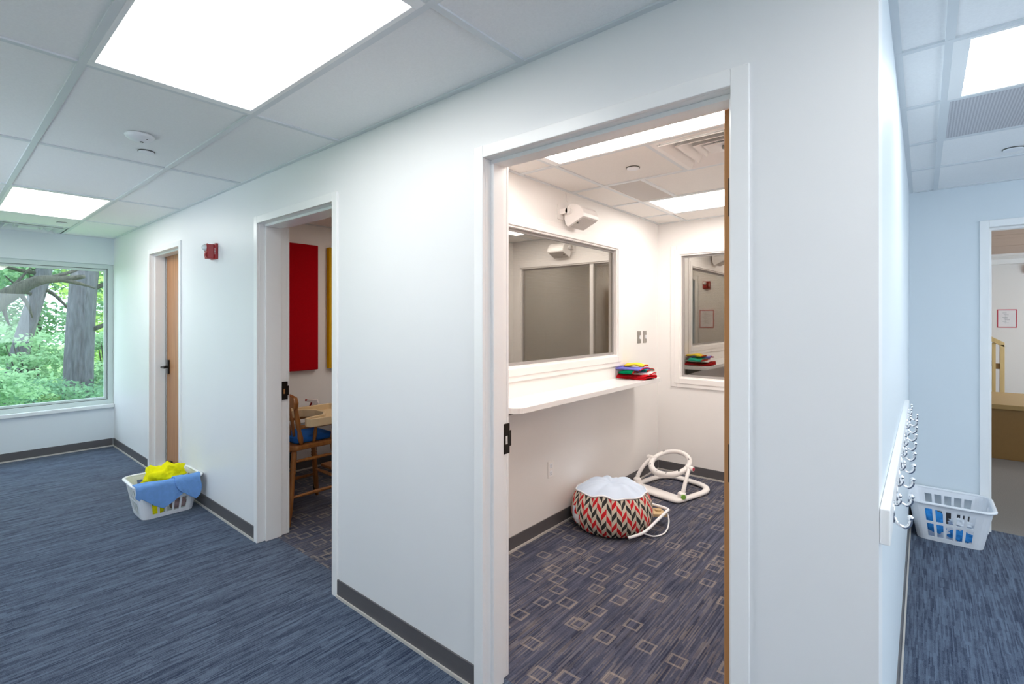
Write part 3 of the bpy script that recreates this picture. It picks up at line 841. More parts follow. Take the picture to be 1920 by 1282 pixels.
fs = fire_strobe((-4.16, 0, 2.010), 0, 'red fire alarm strobe on the long corridor wall')
def text(parent, s, size, loc, rot, mat, name='lettering'):
    c = bpy.data.curves.new(name, 'FONT'); c.body = s; c.size = size; c.align_x = 'CENTER'; c.align_y = 'CENTER'; c.extrude = .0003
    tmp = bpy.data.objects.new(name, c); COL.objects.link(tmp)
    dg = bpy.context.evaluated_depsgraph_get()
    me = bpy.data.meshes.new_from_object(tmp.evaluated_get(dg)); me.materials.clear(); me.materials.append(M[mat])
    bpy.data.objects.remove(tmp); bpy.data.curves.remove(c)
    o = bpy.data.objects.new(name, me); COL.objects.link(o); o.parent = parent; o.location = loc; o.rotation_euler = rot
    return o
fs.scale = (.88, .95, .88)
text(fs, 'FIRE', .030, (.047, -.0208, .000), (PI / 2, PI / 2, 0), 'whiteink')
fire2 = dup(fs, (-1.52, T1 + .0125, 2.03), PI, 'red fire alarm strobe inside the observation room beside its door')
fire3 = dup(fs, (1.235, Y9, 2.25), 0, 'red and white fire alarm strobe high on the lobby wall')

def notice(loc, rz, label):
    t = empty('notice_sheet', loc, rz); tag(t, label, 'notice', 'red-bordered notice sheets')
    m = MB(); w, h = .108, .14
    m.box(-w, w, -.006, -.0005, -h, -h + .012); m.box(-w, w, -.006, -.0005, h - .012, h); m.box(-w, -w + .010, -.006, -.0005, -h + .012, h - .012); m.box(w - .010, w, -.006, -.0005, -h + .012, h - .012)
    m.build('border', 'pinkframe', t)
    bx('sheet', 'paper', t, (-w + .010, w - .010, -.004, -.0005, -h + .012, h - .012))
    m = MB()
    for i in range(8):
        a = -.05 + (i % 3) * .012; m.box(a, a + .045 + .012 * (i % 2), -.0046, -.004, .085 - i * .022, .089 - i * .022)
    m.box(-.04, .04, -.0046, -.004, -.012, -.0105); m.box(-.02, -.0185, -.0046, -.004, -.08, .06)
    m.build('printed_lines', 'ink', t)
    return t
nt = notice((.995, Y9, 1.505), 0, 'white notice sheet with red border on the lobby wall')
dup(nt, (-1.52, T1 + .0125, 1.50), PI, 'white notice sheet with red border inside the observation room beside its door')

# ------------------------------------------------------------------ hook rail in the side hall
t = tag(empty('coat_hook_rail', (XC, .012, .965)), 'white wooden wall rail with a row of chrome coat hooks', 'coat rack')
bx('rail_board', 'frame', t, (.0005, .021, 0, 2.03, 0, .085), bevel=.003)
hm = MB()
hm.box(.021, .024, -.012, .012, .018, .068)
hm.tube([(.022, 0, .060), (.030, 0, .062), (.035, 0, .072), (.033, 0, .082)], .0038, 8, smooth=4)
hm.tube([(.022, 0, .030), (.030, 0, .014), (.044, 0, .008), (.054, 0, .018), (.055, 0, .032)], .0045, 8, smooth=4)
hm.lathe([(0, -.007), (.005, -.005), (.007, 0), (.005, .005), (0, .007)], 10, (.055, 0, .035)); hm.lathe([(0, -.006), (.0045, -.0045), (.006, 0), (.0045, .0045), (0, .006)], 10, (.033, 0, .085))
hmesh = hm.mesh('coat_hook', M['chrome'], True)
for i in range(10):
    o = bpy.data.objects.new('coat_hook', hmesh); COL.objects.link(o); o.parent = t; o.location = (0, .134 + .19 * i, 0)
    o.rotation_euler = (0, 0, 0); o.scale = (1, 1, 1)
    if i == 0: o['label'] = 'chrome double coat hook'

# ------------------------------------------------------------------ laundry baskets
def basket(loc, rz, label):
    t = empty('laundry_basket', loc, rz); tag(t, label, 'laundry basket', 'white plastic laundry baskets')
    W0, D0, W1_, D1_, HB, R0, R1 = .165, .145, .212, .195, .262, .05, .065
    # perimeter parameter: list of (kind, ...), same for every level
    def side_fracs(n, hw, bar, edge):
        out = [(0.0, False)]
        x = edge
        for i in range(n):
            out.append((x, True)); out.append((x + hw, False)); x += hw + bar
        out.append((1.0, None)); return out
    fb = side_fracs(5, .135, .055, .052); ed = side_fracs(4, .14, .08, .10)
    def level(tt):
        w, d, r = W0 + (W1_ - W0) * tt, D0 + (D1_ - D0) * tt, R0 + (R1 - R0) * tt
        pts = []; hole = []
        def straight(p, q, fr_):
            for f, h in fr_[:-1]:
                pts.append((p[0] + (q[0] - p[0]) * f, p[1] + (q[1] - p[1]) * f)); hole.append(h)
        def arc(cx, cy, a0):
            for k in range(5):
                a = math.radians(a0 + 90 * k / 5); pts.append((cx + r * math.cos(a), cy + r * math.sin(a))); hole.append(False)
        straight((-w + r, -d), (w - r, -d), fb); arc(w - r, -d + r, -90)
        straight((w, -d + r), (w, d - r), ed); arc(w - r, d - r, 0)
        straight((w - r, d), (-w + r, d), fb); arc(-w + r, d - r, 90)
        straight((-w, d - r), (-w, -d + r), ed); arc(-w + r, -d + r, 180)
        return pts, hole
    zs = [0, .028, .118, .134, .222, HB]
    m = MB(); n = None
    for z in zs:
        pts, hole = level(z / HB)
        n = len(pts)
        m.v += [(x, y, z) for x, y in pts]
    for li in range(len(zs) - 1):
        for j in range(n):
            if hole[j] and li in (1, 3): continue
            a, b = li * n + j, li * n + (j + 1) % n
            m.f.append((a, b, b + n, a + n))
    m.f.append(tuple(range(n)))
    m.build('basket_body', 'plastic', t, solid=.005, loc=(0, 0, .003))
    pts, _ = level(1.0)
    rim = MB().tube([(x * 1.03, y * 1.03, HB) for x, y in pts], .0125, 8, closed=True, flat=.75)
    rim.build('basket_rim', 'plastic', t, smooth=True)
    return t
bkL = basket((-4.565, -.232, 0), PI / 2, 'white plastic laundry basket heaped with yellow and blue cloths by the corridor wall')
bkR = dup(bkL, (.135, 3.085, 0), 0, 'white plastic laundry basket with a few blue cloths in the side hall')

def crumple(name, mat, loc, size, amp, seed, label, cat='cloth', group=None, fq=2.2, floor=None, rz=0):
    m = MB(); nu, nv = 46, 24
    def fn(u, v):
        a = 2 * PI * u; b = PI * (v - .5)
        p = Vector((math.cos(a) * math.cos(b), math.sin(a) * math.cos(b), math.sin(b)))
        k = 1 + amp * (noise.noise(p * fq + Vector((seed, 0, 0))) + .55 * abs(noise.noise(p * fq * 2.3 + Vector((0, seed, 0)))) * 2 - .3)
        p = p * k
        return (p.x * size[0], p.y * size[1], max(p.z * size[2], -size[2] * .6))
    m.grid(nu, nv, fn)
    o = m.build(name, mat, None, smooth=True, loc=loc, rot=(0, 0, rz)); tag(o, label, cat, group)
    return o
bx_, by_ = -4.565, -.232
crumple('crumpled_cloth', 'yellow', (bx_ - .035, by_ + .015, .245), (.125, .135, .095), .42, 3.3, 'bright yellow crumpled cloth heaped on top of the full laundry basket', fq=1.7)
crumple('crumpled_cloth', 'tealcloth', (bx_ + .0, by_ - .03, .105), (.100, .120, .060), .25, 8.1, 'dark teal cloth inside the full laundry basket behind its slots')
crumple('crumpled_cloth', 'yellow', (bx_ + .095, by_ - .075, .045), (.036, .055, .040), .2, 5.1, 'yellow cloth low in the full laundry basket under the teal cloth')
crumple('crumpled_cloth', 'mixcloth', (bx_ + .100, by_ + .07, .060), (.036, .055, .050), .2, 1.7, 'rose-grey patterned cloth low in the full laundry basket')
# blue towel draped over the front of the basket (front = +x in the world)
def drape(name, mat, y0, y1, low, inner, off, label, seed):
    prof = []   # (x, z) path over the rim, from inside to outside bottom
    m = MB(); nu, nv = 40, 40
    rimx, rimz = bx_ + .200, .262
    def fn(u, v):
        y = y0 + (y1 - y0) * u
        L = low(u)
        s = v * (inner + .05 + L)
        wob = .006 * noise.noise((u * 7 + seed, v * 4, 0)) + .004 * math.sin(u * 17 + seed)
        cx = bx_ + .2009; R = .0205 + off
        if s < inner:
            f = s / inner
            x = cx - R * .84 - inner * (1 - f) * .9; z = rimz + R * .54 + .016 * math.sin(f * PI) * abs(math.sin(3 * u + seed)) - .03 * (1 - f) ** 2
        elif s < inner + .05:
            a = -1.0 + (s - inner) / .05 * 2.7
            x = cx + R * math.sin(a); z = rimz + R * math.cos(a)
        else:
            dd = s - inner - .05
            x = cx + R * .992 - dd * .12; z = rimz - R * .13 - dd * .985
        return (x + max(0, wob) * (1 if s > inner + .05 else .1), y + .012 * noise.noise((u * 3, v * 3 + seed, 5)), z)
    m.grid(nu, nv, fn)
    o = m.build(name, mat, None, smooth=True, solid=.005)
    return tag(o, label, 'towel')
def low1(u):
    return .035 + .150 * max(0, 1 - abs(u - .60) / .60) ** .75 + (.02 if u < .1 else 0)
def low2(u):
    return .030 + .135 * max(0, 1 - abs(u - .80) / .80) ** .8
drape('draped_towel', 'bluetowel', by_ - .225, by_ + .075, low1, .10, 0.0, 'wide blue towel hanging in a point over the full laundry basket front', 1.1)
drape('draped_towel', 'bluetowel', by_ + .020, by_ + .190, low2, .05, .009, 'narrow blue towel lapped over the wide one at the basket corner', 4.2)
# basket in the side hall
cx_, cy_ = .135, 3.085
crumple('crumpled_cloth', 'bluecloth', (cx_ - .080, cy_ - .045, .090), (.060, .070, .078), .45, 2.2, 'bright blue cloth heaped at one end of the side hall basket', fq=2.2)
crumple('crumpled_cloth', 'bluecloth', (cx_ + .062, cy_ - .065, .040), (.062, .050, .034), .35, 6.4, 'blue cloth lying flat in the side hall basket under the white cloth', fq=2.6)
crumple('crumpled_cloth', 'whitecloth', (cx_ + .062, cy_ + .02, .100), (.062, .060, .026), .3, 9.4, 'white cloth lying on blue cloths in the side hall basket')

# ------------------------------------------------------------------ baby cushion and floor seat frame
t = tag(empty('baby_cushion', (-1.738, 1.775, 0), -.10), 'round red, black and beige chevron cushion with pale blue top', 'baby cushion')
t.scale = (1.045, 1.045, 1.04)
seg = 96
def pucker(a, r, z):
    k = 1 + .018 * math.sin(13 * a + 3 * z * 10) * (z / .25) + .022 * noise.noise((math.cos(a) * 2.2, math.sin(a) * 2.2, z * 7))
    return r * k, z + (.014 * noise.noise((math.cos(a) * 1.6, math.sin(a) * 1.6, 3)) + .006 * math.sin(9 * a)) * (z / .25) ** 2 - .012 * math.sin(a - 1.0) * (z / .25)
prof = [(.0, .004), (.20, .002), (.235, .010), (.262, .040), (.276, .085), (.278, .130), (.270, .175), (.258, .210), (.246, .236), (.238, .248)]
cm = MB()
for r, z in prof:
    for j in range(seg + 1):
        a = 2 * PI * j / seg; rr, zz = pucker(a, r, z)
        cm.v.append((rr * math.cos(a), rr * math.sin(a), zz))
for i in range(len(prof) - 1):
    for j in range(seg):
        a = i * (seg + 1) + j; cm.f.append((a, a + 1, a + seg + 2, a + seg + 1))
co = cm.build('cushion_cover', 'chevron', t, smooth=True)
me = co.data; uvl = me.uv_layers.new(name='UVMap')
arc = [0]
for i in range(1, len(prof)): arc.append(arc[-1] + math.dist(prof[i], prof[i - 1]))
for lp in me.loops:
    i, j = divmod(lp.vertex_index, seg + 1)
    uvl.data[lp.index].uv = (j / seg, (arc[i] - .2) / .25)
rimp = []
for j in range(72):
    a = 2 * PI * j / 72; rr, zz = pucker(a, .238, .248); rimp.append((rr * math.cos(a), rr * math.sin(a), zz + .003))
MB().tube(rimp, .0055, 6, closed=True).build('piping', 'whitecloth', t, smooth=True)
def padfn(u, v):
    a = 2 * PI * u; f = v
    rr, zz = pucker(a, .236, .248)
    r = rr * f
    fold = .014 * math.sin(11 * a + 2 * math.sin(3 * a)) * (f ** 3) * (1 - f) * 4 + .010 * noise.noise((r * math.cos(a) * 12, r * math.sin(a) * 12, 4))
    dome = .040 * (1 - f ** 3) + .018 * f * (1 - f) * 4
    return (r * math.cos(a), r * math.sin(a), .248 * (1 - f) + zz * f + dome + fold * (1 if f < .97 else .2) + .012 * math.sin(a + .2) * f * (1 - f) * 2)
MB().grid(72, 18, padfn).build('top_pad', 'padblue', t, smooth=True)
# care label
def onc(a, z, e):
    rr, zz = pucker(a, np.interp(z, [p[1] for p in prof[1:]], [p[0] for p in prof[1:]]), z); return ((rr + e) * math.cos(a), (rr + e) * math.sin(a), zz)
a0 = -2.02
MB().grid(6, 4, lambda u, v: onc(a0 + u * .17, .06 + v * .055, .0035)).build('care_label', 'whitecloth', t, solid=.001)
MB().grid(3, 6, lambda u, v: onc(a0 - .10 + u * .09, .075 + v * .085, .0035)).build('blue_tag', 'padblue', t, solid=.001)
# tan board and white loop straps on the far right side
bo = MB().prism(rounded_poly(-.03, .10, -.05, .07, .02, (1, 1, 1, 1)), 'z', .075, .095).build('tan_board', 'tan', t, loc=(.192, .192, 0), rot=(0, .10, .97), bevel=.003)
MB().lathe([(0, 0), (.022, 0), (.022, .012), (0, .012)], 18, (.05, .01, .095)).build('board_knob', 'tan', bo)
MB().tube([(.10, -.262, .030), (.20, -.22, .055), (.30, -.10, .095), (.372, .03, .105), (.385, .08, .105), (.30, .135, .11), (.20, .16, .12)], .010, 8, smooth=6).build('white_strap', 'plastic', t, smooth=True, rot=(0, 0, .62))
MB().tube([(.378, .06, .10), (.385, .00, .05), (.35, -.09, .012), (.28, -.155, .008), (.22, -.17, .022), (.19, -.18, .04)], .005, 8, smooth=6).build('white_cord', 'plastic', t, smooth=True, rot=(0, 0, .62))

t = tag(empty('infant_seat_frame', (-1.695, 2.775, 0), math.radians(-14)), 'white plastic infant floor seat frame with ring tray and green button', 'infant seat')
w, d = .235, .25
basep = [(-w, -d + .06, .020), (-w + .01, -d + .015, .020), (-w + .06, -d, .020), (0, -d - .008, .020), (w - .06, -d, .020), (w - .01, -d + .015, .020), (w, -d + .06, .020), (w + .01, .06, .020), (w, d - .09, .022), (w - .05, d - .02, .024), (w - .12, d + .005, .026), (0, d + .012, .026), (-w + .12, d + .005, .026), (-w + .05, d - .02, .024), (-w, d - .09, .022), (-w - .01, .06, .020)]
MB().tube(basep, .028, 12, closed=True, smooth=4, flat=.68).build('base_ring', 'warmplastic', t, smooth=True)
MB().prism(rounded_poly(-w + .01, w - .01, -d, -d + .10, .03, (1, 1, 1, 1)), 'z', .008, .034).build('front_board', 'warmplastic', t, bevel=.006)
ringc = Vector((0, -.015, .235)); tl_ = math.radians(27); RR = .170
def ringpt(a): return (ringc.x + RR * math.cos(a), ringc.y + RR * .92 * math.sin(a) * math.cos(tl_), ringc.z + RR * .92 * math.sin(a) * math.sin(tl_))
MB().tube([ringpt(2 * PI * k / 40) for k in range(40)], [.020 + .008 * max(0, -math.sin(2 * PI * k / 40)) for k in range(40)], 10, closed=True).build('tray_ring', 'warmplastic', t, smooth=True)
for s in (-1, 1):
    arm = MB().tube([(s * (w - .005), -d + .075, .03), (s * (w + .000), -d + .09, .09), (s * (w - .012), -d + .14, .16), (s * (w - .030), -d + .20, .215), (s * (w - .050), -.02, .235)], [.021, .018, .016, .016, .017], 10, smooth=5).build('support_arm', 'warmplastic', t, smooth=True)
    MB().tube([(s * (w - .075), -.018, .236), (s * (w + .000), -.022, .238)], .021, 14).build('ring_hub', 'warmplastic', arm, smooth=False, bevel=.003)
    MB().lathe([(0, 0), (.036, 0), (.034, .05), (.022, .06), (0, .06)], 16, (s * (w - .005), -d + .075, .02)).build('arm_socket', 'warmplastic', arm, bevel=.003)
    if s == 1:
        MB().lathe([(0, 0), (.021, 0), (.019, .008), (0, .010)], 18).build('green_button', 'green', arm, loc=(w + .022, -d + .055, .050), rot=(PI / 2, 0, PI / 2 - .5))['label'] = 'green round button'
        MB().lathe([(0, 0), (.015, 0), (.015, .003), (0, .003)], 16).build('hub_mark', 'pinkframe', arm, loc=(w + .000, -.022, .238), rot=(0, PI / 2, 0))
for k, a in enumerate((-2.5, -1.75, -1.15, -.5, .6, 2.4)):
    q = Vector(ringpt(a)); o = MB().box(-.010, .010, -.006, .006, -.004, .004).build('ring_slot', 'darkgrey' if k < 4 else 'greyframe', t, loc=(q.x, q.y - .014, q.z + .017), rot=(math.radians(45), 0, a + PI / 2))

# ------------------------------------------------------------------ play room: panels, high chair, table, bottle
def panel(y0, y1, mat, label):
    t = bx('acoustic_panel', mat, None, (X2 + .001, X2 + .052, y0, y1, .99, 2.232), bevel=.006); return tag(t, label, 'wall panel', 'fabric wall panels')
panel(.497, 1.107, 'redfab', 'tall red fabric wall panel in the play room')
panel(1.225, 1.835, 'yellowfab', 'tall yellow fabric wall panel in the play room beside the red one')

t = tag(empty('high_chair', (-3.722, .478, 0)), 'honey-brown turned wood high chair with beige tray', 'high chair')
def turned(p, q, rs):
    p, q = Vector(p), Vector(q); n = len(rs)
    return MB().tube([p.lerp(q, f) for f, _ in rs], [r for _, r in rs], 12)
legprof = [(0, .012), (.04, .014), (.10, .013), (.14, .018), (.30, .020), (.50, .021), (.66, .019), (.70, .024), (.72, .017), (.74, .024), (.76, .019), (.80, .021), (.93, .020), (1, .016)]
b, tp, zs_ = .235, .150, .530
legs = {}
for sx in (-1, 1):
    for sy in (-1, 1):
        p = (sx * b, sy * b, 0.0); q = (sx * tp, sy * tp, zs_)
        legs[(sx, sy)] = (Vector(p), Vector(q))
        turned(p, q, legprof).build('leg', 'chairwood', t, smooth=True)
def lp(s, z): a, c = legs[s]; return a.lerp(c, z / zs_)
strp = [(0, .009), (.2, .011), (.5, .014), (.8, .011), (1, .009)]
for s0, s1, z in (((1, -1), (1, 1), .195), ((-1, -1), (-1, 1), .195), ((-1, 1), (1, 1), .24), ((-1, -1), (1, -1), .26), ((1, -1), (1, 1), .44), ((-1, -1), (-1, 1), .44)):
    turned(lp(s0, z), lp(s1, z), strp).build('stretcher', 'chairwood', t, smooth=True)
MB().prism(rounded_poly(-.205, .205, -.20, .20, .07, (1, 1, 1, 1)), 'z', zs_ - .005, zs_ + .032).build('seat', 'chairwood', t, bevel=.010)
for s in (-1, 1):
    turned((s * .165, -.105, zs_ + .03), (s * .182, -.165, .885), [(0, .014), (.15, .020), (.3, .014), (.5, .019), (.8, .016), (1, .012)]).build('back_post', 'chairwood', t, smooth=True)
    turned((s * .172, -.130, .690), (s * .200, .17, .690), [(0, .014), (.5, .017), (1, .018)]).build('arm_rest', 'chairwood', t, smooth=True)
    for yy, x1, y1 in ((-.01, .185, .00), (.135, .198, .145)):
        turned((s * .170, yy, zs_ + .03), (s * x1, y1, .685), [(0, .010), (.5, .014), (1, .010)]).build('arm_spindle', 'chairwood', t, smooth=True)
for k in range(4):
    x = -.10 + k * .0667
    turned((x * .9, -.115, zs_ + .03), (x * 1.05, -.172, .88), [(0, .008), (.4, .012), (1, .008)]).build('back_spindle', 'chairwood', t, smooth=True)
crest = [(-.225, .86), (-.235, .905), (-.215, .945), (-.12, .958), (0, .962), (.12, .958), (.215, .945), (.235, .905), (.225, .86), (.12, .872), (0, .875), (-.12, .872)]
MB().prism(crest, 'y', -.190, -.158).build('crest_rail', 'chairwood', t, bevel=.006, loc=(0, 0, -.022))
MB().prism(rounded_poly(-.19, .19, .235, .345, .02, (1, 1, 1, 1)), 'z', .255, .275).build('foot_rest', 'chairwood', t, bevel=.004)
tray = MB(); tz0, tz1 = .698, .758
outer = rounded_poly(-.27, .27, .0, .42, .06, (1, 1, 1, 1))
tray.prism(rounded_poly(-.27, .27, .135, .42, .06, (1, 1, 0, 0)), 'z', tz0, tz0 + .014)
tray.box(-.27, -.19, -.08, .135, tz0, tz0 + .014); tray.box(.19, .27, -.08, .135, tz0, tz0 + .014)
trobj = tray.build('tray', 'traybeige', t, bevel=.003)
path = [(-.192, -.07), (-.20, -.085), (-.23, -.09), (-.258, -.08), (-.27, -.03), (-.27, .36), (-.21, .42), (.21, .42), (.27, .36), (.27, -.03), (.258, -.08), (.23, -.09), (.20, -.085), (.192, -.07), (.16, .07), (.07, .135), (-.07, .135), (-.16, .07)]
rims = []
m = MB()
P = [Vector((x, y, 0)) for x, y in path]; n = len(P)
for i in range(n):
    d_ = (P[(i + 1) % n] - P[i - 1]).normalized(); nn = Vector((d_.y, -d_.x, 0)) * .010
    q = P[i]
    rims.append([(q.x - nn.x, q.y - nn.y, tz0), (q.x + nn.x, q.y + nn.y, tz0), (q.x + nn.x, q.y + nn.y, tz1), (q.x - nn.x, q.y - nn.y, tz1)])
m.rings(rims, closed=True); m.build('tray_rim', 'traybeige', trobj, bevel=.004)
tag(MB().prism(rounded_poly(-.165, .165, -.15, .16, .05, (1, 1, 1, 1)), 'z', 0, .048).build('seat_cushion', 'cushblue', None, loc=(-3.722, .478, zs_ + .0335), bevel=.018, smooth=False), 'blue seat cushion on the high chair', 'cushion')

t = tag(empty('side_table', (-4.30, 1.06, 0)), 'low grey table with black legs beyond the high chair', 'table')
bx('table_top', 'greytable', t, (-.28, .28, -.36, .36, .47, .50), bevel=.006)
for sx in (-1, 1):
    for sy in (-1, 1): MB().tube([(sx * .22, sy * .30, 0), (sx * .22, sy * .30, .47)], .016, 10).build('leg', 'black', t, smooth=True)
t = tag(empty('spray_bottle', (-4.290, .860, .501), .69), 'spray bottle with red trigger and white nozzle behind the high chair tray', 'spray bottle')
MB().lathe([(0, 0), (.036, 0), (.038, .02), (.038, .11), (.030, .145), (.014, .165), (.013, .185), (0, .185)], 24).build('bottle', 'spray', t, smooth=True)
MB().lathe([(0, .180), (.018, .180), (.018, .205), (0, .205)], 18).build('collar', 'red', t)
m = MB(); m.prism([(.03, .205), (.045, .225), (.035, .258), (-.055, .262), (-.06, .238), (-.01, .23), (-.015, .205)], 'y', -.014, .014); m.build('spray_head', 'whiteink', t, bevel=.003)
MB().tube([(-.018, 0, .232), (-.030, 0, .205), (-.050, 0, .180)], [.009, .007, .005], 8).build('trigger', 'red', t)
MB().lathe([(0, -.010), (.010, -.010), (.010, .010), (0, .010)], 12).build('nozzle_tip', 'red', t, loc=(-.066, 0, .250), rot=(0, PI / 2, 0))

# ------------------------------------------------------------------ lobby: bench and stair rail
t = tag(empty('wood_bench', (1.55, 6.55, 0)), 'low tan wooden bench block in the lobby', 'bench')
bx('bench_body', 'benchwood', t, (-1.25, 1.25, -.60, .60, 0, .535), bevel=.004)
bx('bench_top', 'benchtop', t, (-1.28, 1.28, -.63, .63, .535, .585), bevel=.004)
t = tag(empty('stair_rail', (.62, 8.45, 0)), 'pale wood stair rail with flat balusters behind the lobby bench', 'railing')
MB().prism([(-1.1, 2.02), (.27, 1.16), (.27, 1.09), (-1.1, 1.93)], 'y', -.035, .035).build('hand_rail', 'railwood', t, bevel=.004)
bx('newel_post', 'railwood', t, (.222, .27, -.035, .035, 0, 1.13), bevel=.003)
for k in range(15):
    x1 = .180 - k * .082; zt = 1.10 + (.27 - x1) * .618
    bal = bx('baluster', 'railwood', t, (x1 - .038, x1, -.018, .018, .02, zt), bevel=.002)
    if k < 4: bx('bracket_block', 'benchwood', bal, (x1 + .001, x1 + .040, -.014, .014, .78 + .04 * k, .86 + .04 * k))
MB().prism([(-1.1, .62), (.20, .02), (.20, .10), (-1.1, .70)], 'y', -.03, .03).build('bottom_rail', 'railwood', t, bevel=.003)

# ------------------------------------------------------------------ outside: ground, trees, leaves
struct(bx('ground_outside', 'grass', None, (-70, XE - .2, -45, 45, -1.5, -1.2)), 'grass beyond the window')
def leaves(name, mat, parent, centres, count, size, seed):
    r = np.random.default_rng(seed)
    C = np.array([c[:3] for c in centres]); S = np.array([c[3:6] for c in centres])
    wts = S.prod(1) ** .67; wts = wts / wts.sum()
    k = r.choice(len(C), count, p=wts)
    d = r.normal(size=(count, 3)); d /= np.linalg.norm(d, axis=1)[:, None]
    rad = r.uniform(0, 1, (count, 1)) ** .45
    P = C[k] + d * rad * S[k]
    n = r.normal(size=(count, 3)); n[:, 2] = np.abs(n[:, 2]) + .6; n /= np.linalg.norm(n, axis=1)[:, None]
    u = np.cross(n, r.normal(size=(count, 3))); u /= np.linalg.norm(u, axis=1)[:, None]
    v = np.cross(n, u)
    L = size * r.uniform(.6, 1.3, (count, 1)); W = L * r.uniform(.42, .62, (count, 1))
    V = np.stack([P - u * L * .5, P + v * W * .5 + n * L * .08, P + u * L * .5, P - v * W * .5 + n * L * .08], 1).reshape(-1, 3)
    me = bpy.data.meshes.new(name)
    me.vertices.add(count * 4); me.vertices.foreach_set('co', V.astype(np.float32).ravel())
    me.loops.add(count * 4); me.loops.foreach_set('vertex_index', np.arange(count * 4, dtype=np.int32))
    me.polygons.add(count); me.polygons.foreach_set('loop_start', np.arange(0, count * 4, 4, dtype=np.int32)); me.polygons.foreach_set('loop_total', np.full(count, 4, dtype=np.int32))
    me.update(); me.validate()
    me.materials.append(M[mat])
    o = bpy.data.objects.new(name, me); COL.objects.link(o); o.parent = parent; o['kind'] = 'stuff'
    return o
def wig(pts, amp, seed):
    return [Vector(p) + Vector((noise.noise((i * .7 + seed, 0, 0)), noise.noise((0, i * .7 + seed, 0)), 0)) * amp for i, p in enumerate(pts)]
# big upright trunk
t = tag(empty('tree', (-14.2, .70, -1.2)), 'tall grey-barked tree trunk standing upright outside the window', 'tree', 'trees outside the window')
MB().tube(wig([(0, 0, 0), (-.02, .02, 1.5), (0, .08, 3), (.02, .16, 4.2), (.04, .22, 6), (.06, .26, 9)], .04, 2), [.29, .26, .245, .24, .22, .16], 18, smooth=4).build('trunk', 'bark', t, smooth=True)
for k, (z, dy, dz) in enumerate(((4.4, 1.6, .3), (3.3, 1.3, .8), (4.9, -1.9, .5), (2.4, 1.1, .6))):
    MB().tube(wig([(0, .1, z), (.2, dy * .4, z + dz * .3), (.3, dy * .8, z + dz * .7), (.4, dy * 1.4, z + dz)], .08, k), [.06, .045, .03, .012], 8, smooth=4).build('branch', 'barkd', t, smooth=True)
leaves('foliage', 'leafA', t, [(0, 1.4, 4.6, 1.2, 1.3, 1.0), (.2, 1.6, 3.4, 1, .8, .5), (.3, .8, 8.0, 1.5, 1.6, 1.5)], 4200, .15, 11)
# leaning trunk
t = tag(empty('tree', (-18.0, -.55, -1.2)), 'leaning grey tree trunk behind the thick mossy branch', 'tree', 'trees outside the window')
MB().tube(wig([(0, .30, 0), (0, .52, 1.02), (0, .765, 2.11), (0, .935, 3.02), (0, 1.16, 4.10), (.1, 1.6, 7), (.2, 2.0, 10)], .05, 5), [.24, .20, .185, .175, .165, .13, .1], 16, smooth=4).build('trunk', 'bark', t, smooth=True)
for k, (z, y0, dy, dz) in enumerate(((3.55, 1.05, .75, -.85), (3.9, 1.1, -1.2, .3), (3.3, 1.0, -.6, .5), (4.3, 1.2, 1.4, .3))):
    MB().tube(wig([(0, y0, z), (.1, y0 + dy * .35, z + dz * .2), (.1, y0 + dy * .7, z + dz * .6), (.2, y0 + dy, z + dz)], .09, 9 + k), [.055, .045, .03, .012], 8, smooth=4).build('branch', 'barkd', t, smooth=True)
leaves('foliage', 'leafA', t, [(-.5, 1.8, 5.2, 2.0, 1.9, .7), (-.9, -.6, 4.6, 1.2, 1.0, .6), (-1.2, 2.2, 3.6, 1.0, .9, .5), (.3, 1, 9, 3, 3, 2.4)], 5200, .16, 12)
# thick mossy limb reaching in from the left, on its own trunk outside the view
t = tag(empty('tree', (-10.9, -3.2, -1.2)), 'dark tree whose thick mossy limb reaches across the top of the window', 'tree', 'trees outside the window')
MB().tube(wig([(0, 0, 0), (0, .05, 1.6), (.05, .2, 2.6), (.1, .3, 4.6), (.1, .2, 8)], .04, 3), [.32, .27, .24, .17, .1], 14, smooth=4).build('trunk', 'barkd', t, smooth=True)
LIMB = [(0, 1.865, 2.373), (0, 2.505, 2.99), (0, 2.68, 3.14), (0, 2.86, 3.275), (0, 3.01, 3.336), (0, 3.17, 3.354), (-.05, 3.51, 3.42)]
limb = MB().tube(wig([(.03, .2, 1.75), LIMB[0], LIMB[1], LIMB[2], LIMB[3], LIMB[4], LIMB[5], LIMB[6]], .03, 8), [.17, .14, .12, .105, .085, .07, .055, .03], 12, smooth=5).build('limb', 'barkd', t, smooth=True)
for k, (y0, z0, dy, dz) in enumerate(((2.5, 2.99, .35, .55), (2.70, 3.14, .18, -.42), (3.01, 3.34, .6, .30), (2.55, 3.0, .04, -.40), (3.17, 3.35, .5, -.12))):
    MB().tube(wig([(0, y0, z0), (-.05, y0 + dy * .5, z0 + dz * .45), (-.1, y0 + dy, z0 + dz)], .05, 20 + k), [.04, .028, .010], 8, smooth=4).build('twig', 'barkd', limb, smooth=True)
leaves('foliage', 'leafB', t, [(-.1, 2.0, 3.75, .6, .6, .35), (.2, 1.5, 2.3, .5, .45, .3), (-.3, .4, 5.2, 1.6, 1.6, 1.2)], 1100, .11, 13)
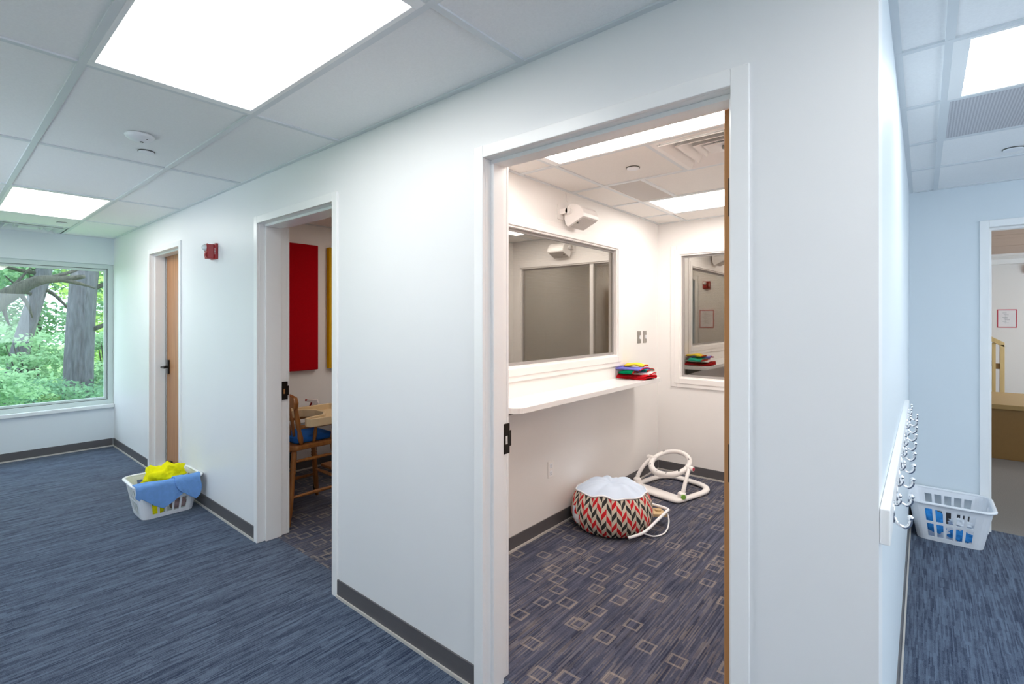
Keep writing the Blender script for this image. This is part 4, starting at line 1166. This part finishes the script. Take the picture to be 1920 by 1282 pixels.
# far trees
FT = [(-24, -4.5, 'leafA'), (-27, 1.2, 'leafB'), (-25, 4.8, 'leafA'), (-33, -1.5, 'leafC'), (-31, 6.5, 'leafB'), (-34, -7.5, 'leafB')]
FTL = ['bright green spreading tree at the far left of the woods', 'mid green tree seen between the two grey trunks', 'bright green tree at the edge of the woods past the upright trunk', 'deep green tree standing farthest back in the woods', 'mid green tree far behind the upright trunk', 'mid green tree far back behind the spreading tree']
for i, (x, y, lm) in enumerate(FT):
    t = tag(empty('tree', (x, y, -1.2)), FTL[i], 'tree', 'trees outside the window')
    MB().tube(wig([(0, 0, 0), (0, .1, 2.5), (.1, .1, 5), (.1, 0, 8)], .15, i), [.22, .18, .14, .06], 10, smooth=3).build('trunk', 'barkd', t, smooth=True)
    rr = random.Random(i)
    leaves('foliage', lm, t, [(rr.uniform(-1.5, 1.5), rr.uniform(-2, 2), rr.uniform(2.2, 7.5), 1.5, 1.7, .8) for _ in range(12)], 7000, .24, 20 + i)
# understorey shrubs
SH = [(-11.8, -1.1, .55, 'leafB'), (-13.2, -.05, .25, 'leafC'), (-13.6, 1.75, .45, 'leafC'), (-16.3, .25, 1.0, 'leafB'), (-16.5, 1.7, 1.0, 'leafB'), (-15.0, -1.8, 1.1, 'leafC'), (-20.5, .6, 1.3, 'leafB'), (-20.0, 2.6, 1.3, 'leafA'), (-21.0, -2.0, 1.4, 'leafB'), (-11.2, -2.2, .7, 'leafC')]
SHL = ['mid green shrub just outside the window glass', 'deep green shrub at the foot of the upright trunk', 'deep green shrub right beside the upright trunk', 'mid green layered shrub between the two trunks', 'mid green shrub behind the upright trunk', 'deep green shrub below the mossy limb', 'mid green bush in the middle of the clearing', 'bright green bush at the edge of the clearing', 'mid green bush behind the leaning trunk', 'deep green shrub at the foot of the limbed tree']
for i, (x, y, hh, lm) in enumerate(SH):
    t = tag(empty('shrub', (x, y, -1.2)), SHL[i], 'shrub', 'shrubs outside the window')
    rr = random.Random(50 + i)
    top = hh + 1.2
    m = MB()
    for k in range(4):
        a = rr.uniform(0, 6.28); m.tube([(0, 0, 0), (.25 * math.cos(a), .25 * math.sin(a), top * .5), (.5 * math.cos(a), .5 * math.sin(a), top * .95)], [.028, .02, .008], 6, smooth=3)
    m.build('stems', 'barkd', t, smooth=True)
    leaves('foliage', lm, t, [(rr.uniform(-.5, .5), rr.uniform(-.6, .6), top * rr.uniform(.25, 1.0), .55, .65, .20) for _ in range(15)], 2600, .10 if x > -14 else .14, 70 + i)
